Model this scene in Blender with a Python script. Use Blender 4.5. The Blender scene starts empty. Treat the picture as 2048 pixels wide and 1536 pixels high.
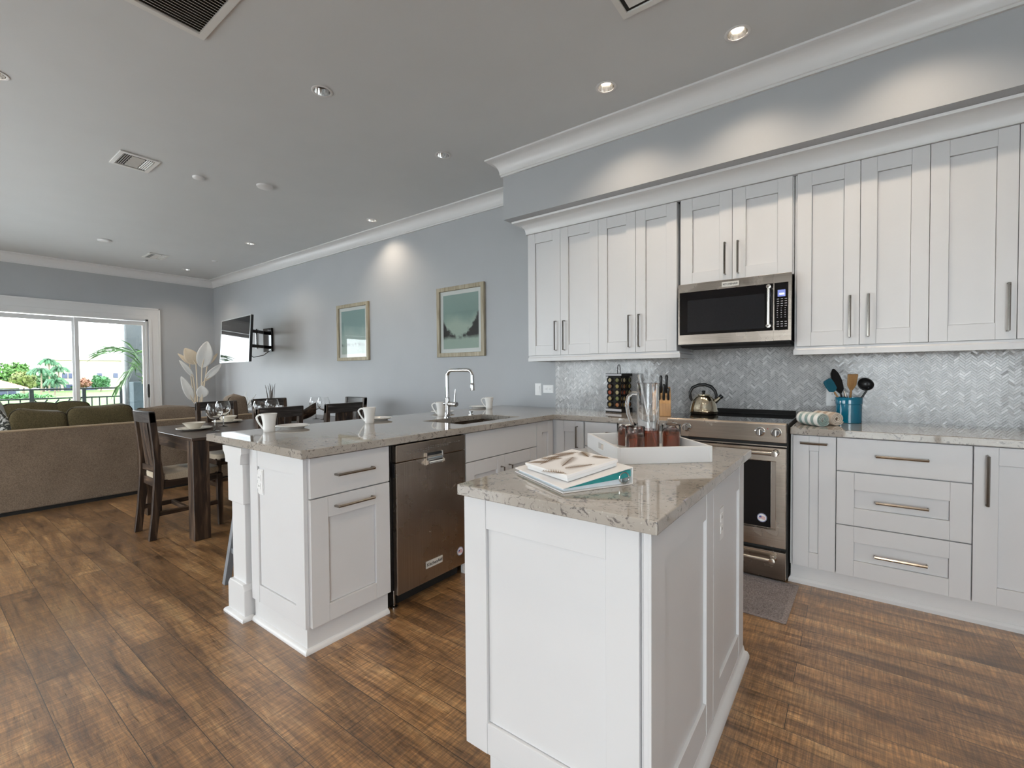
import bpy, bmesh, math, random
from mathutils import Vector, Matrix, noise
R = random.Random(7)
PI = math.pi
C = bpy.context.scene.collection
S = bpy.context.scene

# ------------------------------------------------------------------ camera
def make_camera():
    yaw, pit, rol = math.radians(36.731), math.radians(-1.294), math.radians(-0.423)
    fw = Vector((-math.sin(yaw) * math.cos(pit), math.cos(yaw) * math.cos(pit), math.sin(pit)))
    r = Vector((math.cos(yaw), math.sin(yaw), 0))
    u = r.cross(fw)
    r, u = r * math.cos(rol) + u * math.sin(rol), u * math.cos(rol) - r * math.sin(rol)
    cd = bpy.data.cameras.new('camera')
    cd.sensor_width = 36
    cd.lens = 917.3 / 2048 * 36
    cd.clip_start, cd.clip_end = 0.05, 500
    co = bpy.data.objects.new('camera', cd)
    m = Matrix((r, u, -fw)).transposed().to_4x4()
    m.translation = Vector((1.056, -3.722, 1.237))
    co.matrix_world = m
    C.objects.link(co)
    S.camera = co
make_camera()

# ------------------------------------------------------------------ world, exposure
SKY = 6.8
w = bpy.data.worlds.new('overcast_sky')
S.world = w
w.use_nodes = True
bg = w.node_tree.nodes['Background']
bg.inputs[0].default_value = (0.91, 0.955, 1.0, 1)
bg.inputs[1].default_value = SKY
S.view_settings.view_transform = 'Standard'
S.view_settings.look = 'None'
S.view_settings.gamma = 1
S.view_settings.use_curve_mapping = False
S.view_settings.exposure = 0.5
cy = S.cycles
cy.use_denoising = True
cy.max_bounces = 12
cy.diffuse_bounces = 5
cy.glossy_bounces = 4
cy.transmission_bounces = 12
cy.transparent_max_bounces = 12
cy.caustics_reflective = False
cy.caustics_refractive = False
cy.sample_clamp_indirect = 6

SUN = bpy.data.lights.new('sun', 'SUN')
SUN.energy = 1.2
SUN.angle = math.radians(3)
SUN.color = (1, 0.95, 0.86)
so = bpy.data.objects.new('sun', SUN)
so.rotation_euler = (math.radians(32), math.radians(14), 0)
C.objects.link(so)

def portal(x, y, z, sx, sz, rot):
    l = bpy.data.lights.new('window_portal', 'AREA')
    l.shape = 'RECTANGLE'
    l.size, l.size_y = sx, sz
    l.cycles.is_portal = True
    o = bpy.data.objects.new('window_portal', l)
    o.location = (x, y, z)
    o.rotation_euler = rot
    C.objects.link(o)

H = 3.076           # ceiling
XF = -8.961         # far wall
YL = -6.2           # left wall (out of frame)
XR = 3.3            # rear wall (behind the camera)
DOOR_Y0, DOOR_Y1, DOOR_Z = -4.86, -1.05, 2.24
LW = [(-7.1, -5.0, 0.0, 2.5), (-4.8, -2.4, 0.0, 2.5), (0.9, 3.1, 0.0, 2.6)]   # openings of the left wall: x0,x1,z0,z1
portal(XF - .1, (DOOR_Y0 + DOOR_Y1) / 2, 1.12, 2.24, 3.81, (0, -PI / 2, 0))
for x0, x1, z0, z1 in LW:
    portal((x0 + x1) / 2, YL - .1, (z0 + z1) / 2, x1 - x0, z1 - z0, (PI / 2, 0, 0))

# ------------------------------------------------------------------ mesh builder
class MB:
    def __init__(s): s.v, s.f, s.c = [], [], None
    def add(s, vs, fs):
        n = len(s.v)
        s.v += [tuple(p) for p in vs]
        s.f += [tuple(i + n for i in f) for f in fs]
        return s
    def box(s, x0, x1, y0, y1, z0, z1):
        vs = [(x, y, z) for x in (x0, x1) for y in (y0, y1) for z in (z0, z1)]
        return s.add(vs, [(0, 1, 3, 2), (4, 6, 7, 5), (0, 4, 5, 1), (2, 3, 7, 6), (0, 2, 6, 4), (1, 5, 7, 3)])
    def obox(s, c, ax, ay, az, hx, hy, hz):
        c, ax, ay, az = Vector(c), Vector(ax).normalized(), Vector(ay).normalized(), Vector(az).normalized()
        vs = [c + ax * hx * i + ay * hy * j + az * hz * k for i in (-1, 1) for j in (-1, 1) for k in (-1, 1)]
        return s.add(vs, [(0, 1, 3, 2), (4, 6, 7, 5), (0, 4, 5, 1), (2, 3, 7, 6), (0, 2, 6, 4), (1, 5, 7, 3)])
    def bar(s, p, q, wx, wy, up=(0, 0, 1), w2=None):
        p, q = Vector(p), Vector(q)
        d = (q - p).normalized()
        u = Vector(up)
        if abs(d.dot(u)) > .98: u = Vector((0, 1, 0))
        a = d.cross(u).normalized(); b = a.cross(d).normalized()
        w2 = w2 or (wx, wy)
        vs = [e + a * i * x / 2 + b * j * y / 2 for e, x, y in ((p, wx, wy), (q, w2[0], w2[1])) for i, j in ((-1, -1), (1, -1), (1, 1), (-1, 1))]
        return s.add(vs, [(3, 2, 1, 0), (4, 5, 6, 7), (0, 1, 5, 4), (1, 2, 6, 5), (2, 3, 7, 6), (3, 0, 4, 7)])
    def prism(s, pts, axis, a0, a1):
        n = len(pts)
        def P(p, a):
            return {'x': (a, p[0], p[1]), 'y': (p[0], a, p[1]), 'z': (p[0], p[1], a)}[axis]
        vs = [P(p, a0) for p in pts] + [P(p, a1) for p in pts]
        return s.add(vs, [tuple(range(n))[::-1], tuple(range(n, 2 * n))] + [(i, (i + 1) % n, n + (i + 1) % n, n + i) for i in range(n)])
    def lathe(s, prof, c=(0, 0, 0), n=28, axis=(0, 0, 1), closed=False):
        ax = Vector(axis).normalized()
        t = Vector((1, 0, 0)) if abs(ax.x) < .9 else Vector((0, 1, 0))
        a = (t - ax * t.dot(ax)).normalized(); b = ax.cross(a)
        c = Vector(c); vs = []; rings = []
        for r, z in prof:
            if r < 1e-6:
                rings.append([len(vs)] * n); vs.append(c + ax * z)
            else:
                rings.append(list(range(len(vs), len(vs) + n)))
                vs += [c + ax * z + (a * math.cos(2 * PI * k / n) + b * math.sin(2 * PI * k / n)) * r for k in range(n)]
        fs = []
        prs = list(zip(rings, rings[1:])) + ([(rings[-1], rings[0])] if closed else [])
        for p, q in prs:
            for k in range(n):
                f = [p[k], p[(k + 1) % n], q[(k + 1) % n], q[k]]
                f2 = []
                for i in f:
                    if i not in f2: f2.append(i)
                if len(f2) > 2: fs.append(tuple(f2))
        return s.add(vs, fs)
    def tube(s, pts, r, n=8, caps=True, closed=False):
        pts = [Vector(p) for p in pts]
        rr = r if isinstance(r, (list, tuple)) else [r] * len(pts)
        m = len(pts); vs = []; a = None
        for i, p in enumerate(pts):
            d = (pts[(i + 1) % m] - pts[i - 1]) if closed else (pts[min(i + 1, m - 1)] - pts[max(i - 1, 0)])
            d.normalize()
            if a is None:
                a = d.orthogonal().normalized()
            else:
                a = (a - d * a.dot(d)).normalized()
            b = d.cross(a)
            vs += [p + (a * math.cos(2 * PI * k / n) + b * math.sin(2 * PI * k / n)) * rr[i] for k in range(n)]
        fs = []
        for i in range(m if closed else m - 1):
            j = (i + 1) % m
            fs += [(i * n + k, i * n + (k + 1) % n, j * n + (k + 1) % n, j * n + k) for k in range(n)]
        if caps and not closed: fs += [tuple(range(n))[::-1], tuple(range((m - 1) * n, m * n))]
        return s.add(vs, fs)
    def surf(s, fn, nu, nv, cu=False, cv=False):
        vs = [fn(i / nu, j / nv) for i in range(nu + (not cu)) for j in range(nv + (not cv))]
        mu, mv = nu + (not cu), nv + (not cv)
        fs = [(i * mv + j, ((i + 1) % mu) * mv + j, ((i + 1) % mu) * mv + (j + 1) % mv, i * mv + (j + 1) % mv) for i in range(nu) for j in range(nv)]
        return s.add(vs, fs)
    def puff(s, c, h, e=.32, n=20, rot=None, sag=0):
        rot = rot or Matrix.Identity(3)
        def sp(x, e): return math.copysign(abs(x) ** e, x)
        def fn(a, b):
            th, ph = 2 * PI * a, PI * (b - .5)
            cp = sp(math.cos(ph), e)
            p = Vector((h[0] * cp * sp(math.cos(th), e), h[1] * cp * sp(math.sin(th), e), h[2] * sp(math.sin(ph), e)))
            k = 1 + .12 * (1 - (p.x / h[0]) ** 2) * (1 - (p.y / h[1]) ** 2)
            p.z *= k
            if sag: p += Vector((0, 0, sag * noise.noise(p * 5 + Vector(c))))
            return Vector(c) + rot @ p
        return s.surf(fn, n * 2, n, cu=True)

KEEP = {}
OFF = {}
def tag(o, label, cat, group=None, kind=None):
    o['label'] = label
    o['category'] = cat
    if group: o['group'] = group
    if kind: o['kind'] = kind
    return o
def thing(name, label, cat, loc=(0, 0, 0), rz=0, group=None):
    o = bpy.data.objects.new(name, None)
    o.empty_display_size = .05
    o.location = loc
    o.rotation_euler = (0, 0, rz)
    C.objects.link(o)
    return tag(o, label, cat, group)
def build(name, mb, m, parent=None, smooth=False, bev=0, off=(0, 0, 0), merge=True, label=None, seg=2, sub=0):
    """one mesh object; off is subtracted from the vertices (world geometry under a root)"""
    me = bpy.data.meshes.new(name)
    ox, oy, oz = off
    me.from_pydata([(x - ox, y - oy, z - oz) for x, y, z in mb.v], [], mb.f)
    bm = bmesh.new(); bm.from_mesh(me)
    if merge: bmesh.ops.remove_doubles(bm, verts=bm.verts, dist=1e-5)
    bmesh.ops.recalc_face_normals(bm, faces=bm.faces)
    bm.to_mesh(me); bm.free()
    me.materials.append(m)
    if smooth:
        me.shade_smooth()
        me.set_sharp_from_angle(angle=math.radians(42))
    o = bpy.data.objects.new(name, me)
    C.objects.link(o)
    if parent: o.parent = parent
    if bev:
        b = o.modifiers.new('bevel', 'BEVEL'); b.width = bev; b.segments = seg; b.limit_method = 'ANGLE'; b.angle_limit = math.radians(40)
        b.harden_normals = False
    if label: o['label'] = label
    return o
def P(name, mb, m, root, **k):
    """part given in world coordinates under an unrotated root (or under a part of one)"""
    r = root
    while r.parent: r = r.parent
    return build(name, mb, m, root, off=tuple(r.location), **k)
def struct(name, mb, m, parent=None, **k):
    o = build(name, mb, m, parent, **k)
    if not parent: o['kind'] = 'structure'
    return o
def copy_tree(o, parent=None, label=None, group=None, loc=None, rz=None):
    c = o.copy(); C.objects.link(c)
    if parent: c.parent = parent
    for ch in list(o.children): copy_tree(ch, c)
    if label: c['label'] = label
    if group: c['group'] = group
    if loc is not None: c.location = loc
    if rz is not None: c.rotation_euler = (0, 0, rz)
    return c
def realize(o, cutters):
    """boolean-cut o with cutter meshes and keep the plain result"""
    for c in cutters:
        md = o.modifiers.new('cut', 'BOOLEAN'); md.operation = 'DIFFERENCE'; md.object = c; md.solver = 'EXACT'
    dg = bpy.context.evaluated_depsgraph_get(); dg.update()
    me = bpy.data.meshes.new_from_object(o.evaluated_get(dg))
    o.modifiers.clear()
    old = o.data; o.data = me; me.name = old.name
    for c in cutters: bpy.data.objects.remove(c, do_unlink=True)
def sweep(path, prof, closed=False):
    """profile (out to the right of travel, z) along a mitred xy path"""
    mb = MB(); n = len(prof); m = len(path)
    ds = [(Vector(path[i + 1]) - Vector(path[i])).normalized() for i in range(m - 1)]
    vs = []
    for i, p in enumerate(path):
        a = ds[max(i - 1, 0)]; b = ds[min(i, m - 2)]
        na, nb = Vector((a.y, -a.x)), Vector((b.y, -b.x))
        k = (na + nb); k = k / max(k.dot(na), 1e-6) if k.length > 1e-6 else na
        for o, z in prof: vs.append((p[0] + k.x * o, p[1] + k.y * o, z))
    fs = []
    for i in range(m - 1):
        fs += [(i * n + k, i * n + (k + 1) % n, (i + 1) * n + (k + 1) % n, (i + 1) * n + k) for k in range(n)]
    fs += [tuple(range(n)), tuple(range((m - 1) * n, m * n))[::-1]]
    return mb.add(vs, fs)
def text_mb(txt, size, origin, ux, uz, depth=.0006, extra_w=0):
    """lettering as a mesh: origin = centre, ux = reading direction, uz = up"""
    cu = bpy.data.curves.new('t', 'FONT'); cu.body = txt; cu.size = size; cu.align_x = 'CENTER'; cu.align_y = 'CENTER'
    cu.extrude = depth / 2; cu.offset = extra_w; cu.resolution_u = 3
    o = bpy.data.objects.new('t', cu); C.objects.link(o)
    dg = bpy.context.evaluated_depsgraph_get(); dg.update()
    me = bpy.data.meshes.new_from_object(o.evaluated_get(dg))
    ux, uz = Vector(ux).normalized(), Vector(uz).normalized(); un = ux.cross(uz)
    mb = MB()
    mb.add([Vector(origin) + ux * v.co.x + uz * v.co.y + un * v.co.z for v in me.vertices], [tuple(p.vertices) for p in me.polygons])
    bpy.data.objects.remove(o, do_unlink=True); bpy.data.curves.remove(cu); bpy.data.meshes.remove(me)
    return mb

# ------------------------------------------------------------------ materials
def new_mat(name):
    m = bpy.data.materials.new(name); m.use_nodes = True
    nt = m.node_tree
    return m, nt, nt.nodes['Principled BSDF']
def N(nt, typ, **k):
    n = nt.nodes.new(typ)
    for a, v in k.items():
        if a.startswith('i_'):
            key = a[2:]
            n.inputs[int(key) if key.isdigit() else key].default_value = v
        else: setattr(n, a, v)
    return n
def ramp(nt, fac, stops):
    r = N(nt, 'ShaderNodeValToRGB')
    e = r.color_ramp.elements
    while len(e) < len(stops): e.new(.5)
    for el, (p, c) in zip(e, stops): el.position = p; el.color = (*c, 1)
    nt.links.new(fac, r.inputs[0])
    return r.outputs[0]
def coords(nt, scale=(1, 1, 1), kind='Object', rot=(0, 0, 0)):
    tc = N(nt, 'ShaderNodeTexCoord'); mp = N(nt, 'ShaderNodeMapping')
    mp.inputs['Scale'].default_value = scale; mp.inputs['Rotation'].default_value = rot
    nt.links.new(tc.outputs[kind], mp.inputs[0])
    return mp.outputs[0]
def paint(name, col, rough=.5, metal=0, var=.06, scale=14, bump=0, bscale=200, spec=.5, coat=0, mapscale=(1, 1, 1)):
    m, nt, b = new_mat(name)
    v = coords(nt, mapscale)
    n = N(nt, 'ShaderNodeTexNoise', i_Scale=scale, i_Detail=3.0); nt.links.new(v, n.inputs['Vector'])
    c0 = tuple(max(0, x * (1 - var)) for x in col); c1 = tuple(min(1, x * (1 + var)) for x in col)
    nt.links.new(ramp(nt, n.outputs['Fac'], [(.3, c0), (.7, c1)]), b.inputs['Base Color'])
    b.inputs['Roughness'].default_value = rough
    b.inputs['Metallic'].default_value = metal
    b.inputs['Specular IOR Level'].default_value = spec
    if coat: b.inputs['Coat Weight'].default_value = coat; b.inputs['Coat Roughness'].default_value = .05
    if bump:
        n2 = N(nt, 'ShaderNodeTexNoise', i_Scale=bscale, i_Detail=2.0); nt.links.new(v, n2.inputs['Vector'])
        bp = N(nt, 'ShaderNodeBump', i_Strength=bump, i_Distance=.002)
        nt.links.new(n2.outputs['Fac'], bp.inputs['Height']); nt.links.new(bp.outputs[0], b.inputs['Normal'])
    return m
def emit(name, col, strength):
    m, nt, b = new_mat(name)
    b.inputs['Base Color'].default_value = (*col, 1)
    b.inputs['Emission Color'].default_value = (*col, 1); b.inputs['Emission Strength'].default_value = strength
    return m
def glass(name, col=(1, 1, 1), rough=0, ior=1.45):
    m, nt, b = new_mat(name)
    b.inputs['Base Color'].default_value = (*col, 1); b.inputs['Transmission Weight'].default_value = 1
    b.inputs['Roughness'].default_value = rough; b.inputs['IOR'].default_value = ior
    return m
def pane(name, tint=(.96, .98, .98)):
    m, nt, b = new_mat(name)
    nt.nodes.remove(b)
    t = N(nt, 'ShaderNodeBsdfTransparent'); t.inputs[0].default_value = (*tint, 1)
    g = N(nt, 'ShaderNodeBsdfGlossy'); g.inputs['Roughness'].default_value = .01
    ge = N(nt, 'ShaderNodeNewGeometry'); dt = N(nt, 'ShaderNodeVectorMath', operation='DOT_PRODUCT')
    nt.links.new(ge.outputs['Incoming'], dt.inputs[0]); nt.links.new(ge.outputs['Normal'], dt.inputs[1])
    ab = N(nt, 'ShaderNodeMath', operation='ABSOLUTE'); nt.links.new(dt.outputs['Value'], ab.inputs[0])
    om = N(nt, 'ShaderNodeMath', operation='SUBTRACT', i_0=1.0); nt.links.new(ab.outputs[0], om.inputs[1])
    pw = N(nt, 'ShaderNodeMath', operation='POWER', i_1=5.0); nt.links.new(om.outputs[0], pw.inputs[0])
    f = N(nt, 'ShaderNodeMath', operation='MULTIPLY_ADD', i_1=.96, i_2=.04); nt.links.new(pw.outputs[0], f.inputs[0])
    mx = N(nt, 'ShaderNodeMixShader')
    nt.links.new(f.outputs[0], mx.inputs[0]); nt.links.new(t.outputs[0], mx.inputs[1]); nt.links.new(g.outputs[0], mx.inputs[2])
    nt.links.new(mx.outputs[0], nt.nodes['Material Output'].inputs[0])
    return m
def wood(name, dark, mid, light, axis='z', rough=.5, scale=1, worn=None):
    m, nt, b = new_mat(name)
    sc = {'x': (2.2, 26, 26), 'y': (26, 2.2, 26), 'z': (26, 26, 2.2)}[axis]
    v = coords(nt, tuple(s * scale for s in sc))
    n = N(nt, 'ShaderNodeTexNoise', i_Scale=1.0, i_Detail=6.0, i_Roughness=.62, i_Distortion=.8); nt.links.new(v, n.inputs['Vector'])
    stops = [(.3, dark), (.5, mid), (.7, light)]
    if worn: stops.append((.78, worn))
    nt.links.new(ramp(nt, n.outputs['Fac'], stops), b.inputs['Base Color'])
    b.inputs['Roughness'].default_value = rough
    bp = N(nt, 'ShaderNodeBump', i_Strength=.25, i_Distance=.002); nt.links.new(n.outputs['Fac'], bp.inputs['Height']); nt.links.new(bp.outputs[0], b.inputs['Normal'])
    return m
def brushed(name, col, rough=.26, axis='z', var=.1):
    m, nt, b = new_mat(name)
    sc = {'x': (2, 300, 300), 'y': (300, 2, 300), 'z': (300, 300, 2)}[axis]
    v = coords(nt, sc)
    n = N(nt, 'ShaderNodeTexNoise', i_Scale=1.0, i_Detail=2.0); nt.links.new(v, n.inputs['Vector'])
    v2 = coords(nt, (3, 3, 3)); n2 = N(nt, 'ShaderNodeTexNoise', i_Scale=2.0, i_Detail=5.0); nt.links.new(v2, n2.inputs['Vector'])
    b.inputs['Metallic'].default_value = 1
    c0 = tuple(x * (1 - var) for x in col); c1 = tuple(min(1, x * (1 + var)) for x in col)
    nt.links.new(ramp(nt, n.outputs['Fac'], [(.3, c0), (.7, c1)]), b.inputs['Base Color'])
    mr = N(nt, 'ShaderNodeMapRange', i_1=.3, i_2=.7, i_3=rough * .85, i_4=rough * 1.2); nt.links.new(n2.outputs['Fac'], mr.inputs[0])
    nt.links.new(mr.outputs[0], b.inputs['Roughness'])
    b.inputs['Anisotropic'].default_value = .6
    return m

M = {}
M['wall'] = paint('grey_blue_wall_paint', (.43, .445, .465), .55, var=.015, scale=3, bump=.06, bscale=260)
M['ceiling'] = paint('grey_ceiling_paint', (.62, .635, .645), .6, var=.015, scale=3, bump=.05, bscale=260)
M['trim'] = paint('white_trim_paint', (.72, .72, .725), .35, var=.01, scale=4)
M['cab'] = paint('white_cabinet_lacquer', (.68, .68, .69), .38, var=.012, scale=5)
M['cabin'] = paint('cabinet_interior', (.5, .5, .5), .6)
M['steel_h'] = brushed('brushed_steel_across', (.43, .37, .315), .25, 'x')
M['steel_y'] = brushed('brushed_steel_side', (.40, .345, .295), .27, 'z')
M['nickel'] = paint('satin_nickel', (.30, .275, .25), .22, 1, var=.04)
M['chrome'] = paint('polished_chrome', (.70, .71, .72), .06, 1, var=.01)
M['silver'] = paint('pale_polished_steel', (.80, .76, .70), .18, 1, var=.03)
M['black'] = paint('black_plastic', (.012, .012, .013), .35, var=.2)
M['blackgloss'] = paint('black_glass', (.006, .006, .007), .04, var=.1, spec=.6)
M['blackmatte'] = paint('matte_black', (.012, .011, .010), .7, var=.2)
M['plate'] = paint('white_plastic_plate', (.82, .82, .82), .35, var=.01)
M['china'] = paint('white_china', (.85, .84, .82), .12, var=.01, coat=.4)
M['cream'] = paint('cream_china', (.80, .76, .68), .2, var=.02, coat=.3)
M['glass'] = glass('clear_glass')
M['pane'] = pane('window_glass')
M['picglass'] = pane('picture_glass', (.97, .98, .97))
M['liquid'] = glass('red_brown_drink', (.42, .12, .07), .05, 1.34)
M['ice'] = glass('ice', (.95, .93, .92), .25, 1.31)

def floor_mat():
    m, nt, b = new_mat('distressed_brown_planks')
    v = coords(nt)
    br = N(nt, 'ShaderNodeTexBrick', i_Scale=1.0)
    br.offset = .37; br.offset_frequency = 2; br.squash = 1
    br.inputs['Mortar Size'].default_value = .0012; br.inputs['Brick Width'].default_value = 1.22; br.inputs['Row Height'].default_value = .15
    br.inputs['Color1'].default_value = (0, 0, 0, 1); br.inputs['Color2'].default_value = (1, 1, 1, 1); br.inputs['Mortar'].default_value = (.5, .5, .5, 1)
    br.inputs['Bias'].default_value = 0
    mp = N(nt, 'ShaderNodeMapping'); mp.inputs['Location'].default_value = (.35, 3.265, 0)
    tc = N(nt, 'ShaderNodeTexCoord'); nt.links.new(tc.outputs['Object'], mp.inputs[0]); nt.links.new(mp.outputs[0], br.inputs['Vector'])
    # per-plank shift of the grain
    ad = N(nt, 'ShaderNodeVectorMath', operation='MULTIPLY_ADD'); ad.inputs[1].default_value = (7, 13, 5)
    nt.links.new(br.outputs['Color'], ad.inputs[0]); nt.links.new(tc.outputs['Object'], ad.inputs[2])
    def nz(scale, detail, rgh=.6, dist=0.0):
        mq = N(nt, 'ShaderNodeMapping'); mq.inputs['Scale'].default_value = scale; nt.links.new(ad.outputs[0], mq.inputs[0])
        n = N(nt, 'ShaderNodeTexNoise', i_Scale=1.0, i_Detail=detail, i_Roughness=rgh, i_Distortion=dist); nt.links.new(mq.outputs[0], n.inputs['Vector'])
        return n.outputs['Fac']
    blot = nz((1.5, 9, 1), 9, .74, .5)          # broad dark stains along the plank
    grain = nz((5, 95, 1), 5, .65, 1.2)           # fine grain
    saw = nz((150, 9, 1), 4, .65, .4)              # cross saw marks
    c = ramp(nt, blot, [(.31, (.040, .020, .009)), (.42, (.155, .080, .033)), (.55, (.30, .163, .067)), (.72, (.48, .31, .15))])
    c2 = ramp(nt, grain, [(.32, (.42, .42, .42)), (.5, (.95, .95, .95)), (.70, (1.35, 1.3, 1.22))])
    c3 = ramp(nt, saw, [(.33, (.5, .5, .5)), (.5, (1, 1, 1)), (.66, (1.7, 1.62, 1.5))])
    def mul(a, bb, fac=1.0):
        x = N(nt, 'ShaderNodeMix', data_type='RGBA', blend_type='MULTIPLY'); x.inputs[0].default_value = fac
        nt.links.new(a, x.inputs[6]); nt.links.new(bb, x.inputs[7]); return x.outputs[2]
    c = mul(mul(c, c2, .85), c3, .75)
    pl = ramp(nt, br.outputs['Color'], [(0, (.80, .78, .76)), (1, (1.22, 1.22, 1.22))])
    c = mul(c, pl)
    mo = N(nt, 'ShaderNodeMix', data_type='RGBA'); nt.links.new(br.outputs['Fac'], mo.inputs[0]); nt.links.new(c, mo.inputs[6]); mo.inputs[7].default_value = (.02, .013, .009, 1)
    nt.links.new(mo.outputs[2], b.inputs['Base Color'])
    rr = N(nt, 'ShaderNodeMapRange', i_1=.3, i_2=.7, i_3=.27, i_4=.42); nt.links.new(grain, rr.inputs[0]); nt.links.new(rr.outputs[0], b.inputs['Roughness'])
    b.inputs['Coat Weight'].default_value = .75; b.inputs['Coat Roughness'].default_value = .36; b.inputs['Coat IOR'].default_value = 1.6
    sm = N(nt, 'ShaderNodeMath', operation='ADD'); nt.links.new(grain, sm.inputs[0]); nt.links.new(saw, sm.inputs[1])
    s2 = N(nt, 'ShaderNodeMath', operation='MULTIPLY_ADD', i_1=-1.5); nt.links.new(br.outputs['Fac'], s2.inputs[0]); nt.links.new(sm.outputs[0], s2.inputs[2])
    bp = N(nt, 'ShaderNodeBump', i_Strength=.45, i_Distance=.002); nt.links.new(s2.outputs[0], bp.inputs['Height']); nt.links.new(bp.outputs[0], b.inputs['Normal'])
    return m
M['floor'] = floor_mat()

def stone_mat():
    m, nt, b = new_mat('speckled_quartz')
    v = coords(nt)
    n1 = N(nt, 'ShaderNodeTexNoise', i_Scale=6.0, i_Detail=4.0); nt.links.new(v, n1.inputs['Vector'])
    base = ramp(nt, n1.outputs['Fac'], [(.3, (.345, .315, .28)), (.7, (.425, .39, .35))])
    n2 = N(nt, 'ShaderNodeTexNoise', i_Scale=26.0, i_Detail=7.0, i_Roughness=.75, i_Distortion=2.2); nt.links.new(v, n2.inputs['Vector'])
    ve = ramp(nt, n2.outputs['Fac'], [(.41, (1, 1, 1)), (.445, (0, 0, 0))])
    n3 = N(nt, 'ShaderNodeTexNoise', i_Scale=9.0, i_Detail=3.0); nt.links.new(v, n3.inputs['Vector'])
    ma = ramp(nt, n3.outputs['Fac'], [(.34, (0, 0, 0)), (.47, (1, 1, 1))])
    mu = N(nt, 'ShaderNodeMath', operation='MULTIPLY'); nt.links.new(ve, mu.inputs[0]); nt.links.new(ma, mu.inputs[1])
    mx = N(nt, 'ShaderNodeMix', data_type='RGBA'); nt.links.new(mu.outputs[0], mx.inputs[0]); nt.links.new(base, mx.inputs[6]); mx.inputs[7].default_value = (.16, .145, .14, 1)
    n4 = N(nt, 'ShaderNodeTexNoise', i_Scale=150.0, i_Detail=2.0); nt.links.new(v, n4.inputs['Vector'])
    sp = ramp(nt, n4.outputs['Fac'], [(.67, (0, 0, 0)), (.74, (.4, .4, .4))])
    mx2 = N(nt, 'ShaderNodeMix', data_type='RGBA'); nt.links.new(sp, mx2.inputs[0]); nt.links.new(mx.outputs[2], mx2.inputs[6]); mx2.inputs[7].default_value = (.72, .70, .68, 1)
    nt.links.new(mx2.outputs[2], b.inputs['Base Color'])
    b.inputs['Roughness'].default_value = .035
    b.inputs['Specular IOR Level'].default_value = .6
    return m
M['stone'] = stone_mat()

def fabric(name, c0, c1, scale=350, rough=.9, bump=.5):
    m, nt, b = new_mat(name)
    v = coords(nt)
    n = N(nt, 'ShaderNodeTexNoise', i_Scale=scale, i_Detail=2.0); nt.links.new(v, n.inputs['Vector'])
    n2 = N(nt, 'ShaderNodeTexNoise', i_Scale=4.0, i_Detail=3.0); nt.links.new(v, n2.inputs['Vector'])
    a = N(nt, 'ShaderNodeMath', operation='MULTIPLY_ADD', i_1=.35); nt.links.new(n2.outputs['Fac'], a.inputs[0]); nt.links.new(n.outputs['Fac'], a.inputs[2])
    nt.links.new(ramp(nt, a.outputs[0], [(.45, c0), (.9, c1)]), b.inputs['Base Color'])
    b.inputs['Roughness'].default_value = rough; b.inputs['Specular IOR Level'].default_value = .2
    b.inputs['Sheen Weight'].default_value = .2
    bp = N(nt, 'ShaderNodeBump', i_Strength=bump, i_Distance=.002); nt.links.new(n.outputs['Fac'], bp.inputs['Height']); nt.links.new(bp.outputs[0], b.inputs['Normal'])
    return m
M['sofa'] = fabric('taupe_sofa_weave', (.13, .095, .065), (.27, .205, .15), 160)
M['olive'] = fabric('olive_brown_corduroy', (.055, .042, .018), (.125, .098, .046), 120)
M['pipedark'] = fabric('dark_cushion_piping', (.02, .016, .008), (.05, .04, .02), 200)
M['pipe'] = fabric('tan_piping', (.34, .26, .17), (.50, .39, .27), 200)
M['seat'] = fabric('beige_seat_fabric', (.42, .34, .24), (.62, .53, .41), 200)

def vcol_mat(name, rough, spec=.5):
    m, nt, b = new_mat(name)
    a = N(nt, 'ShaderNodeVertexColor'); a.layer_name = 'tile_colour'
    v = coords(nt)
    n = N(nt, 'ShaderNodeTexNoise', i_Scale=60.0, i_Detail=4.0); nt.links.new(v, n.inputs['Vector'])
    c = ramp(nt, n.outputs['Fac'], [(.3, (.9, .9, .9)), (.7, (1.08, 1.08, 1.08))])
    x = N(nt, 'ShaderNodeMix', data_type='RGBA', blend_type='MULTIPLY'); x.inputs[0].default_value = 1
    nt.links.new(a.outputs['Color'], x.inputs[6]); nt.links.new(c, x.inputs[7]); nt.links.new(x.outputs[2], b.inputs['Base Color'])
    b.inputs['Roughness'].default_value = rough; b.inputs['Specular IOR Level'].default_value = spec
    return m
M['tile'] = vcol_mat('herringbone_marble_tile', .12)
M['grout'] = paint('pale_grout', (.70, .70, .70), .8, var=.03)
DK, MD_, LT = (.006, .004, .003), (.040, .022, .013), (.17, .11, .07)
M['wood_z'] = wood('dark_distressed_wood_upright', DK, MD_, LT, 'z', .42)
M['wood_x'] = wood('dark_distressed_wood_across', DK, MD_, LT, 'x', .42, worn=(.42, .40, .40))
M['wood_y'] = wood('dark_distressed_wood_along', DK, MD_, LT, 'y', .42)
M['wood_top'] = wood('dark_table_top_wood', (.02, .013, .01), (.06, .038, .027), (.12, .08, .06), 'y', .3)
M['oak'] = wood('weathered_oak_frame', (.22, .18, .11), (.36, .31, .22), (.48, .42, .32), 'z', .5)
M['bamboo'] = wood('light_knife_block_wood', (.42, .22, .09), (.58, .33, .14), (.68, .43, .21), 'z', .4)
M['spoonwood'] = wood('utensil_wood', (.30, .15, .05), (.42, .22, .08), (.5, .3, .13), 'z', .5)
M['stoolgrey'] = paint('grey_painted_wood', (.20, .21, .23), .45, var=.08)

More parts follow.
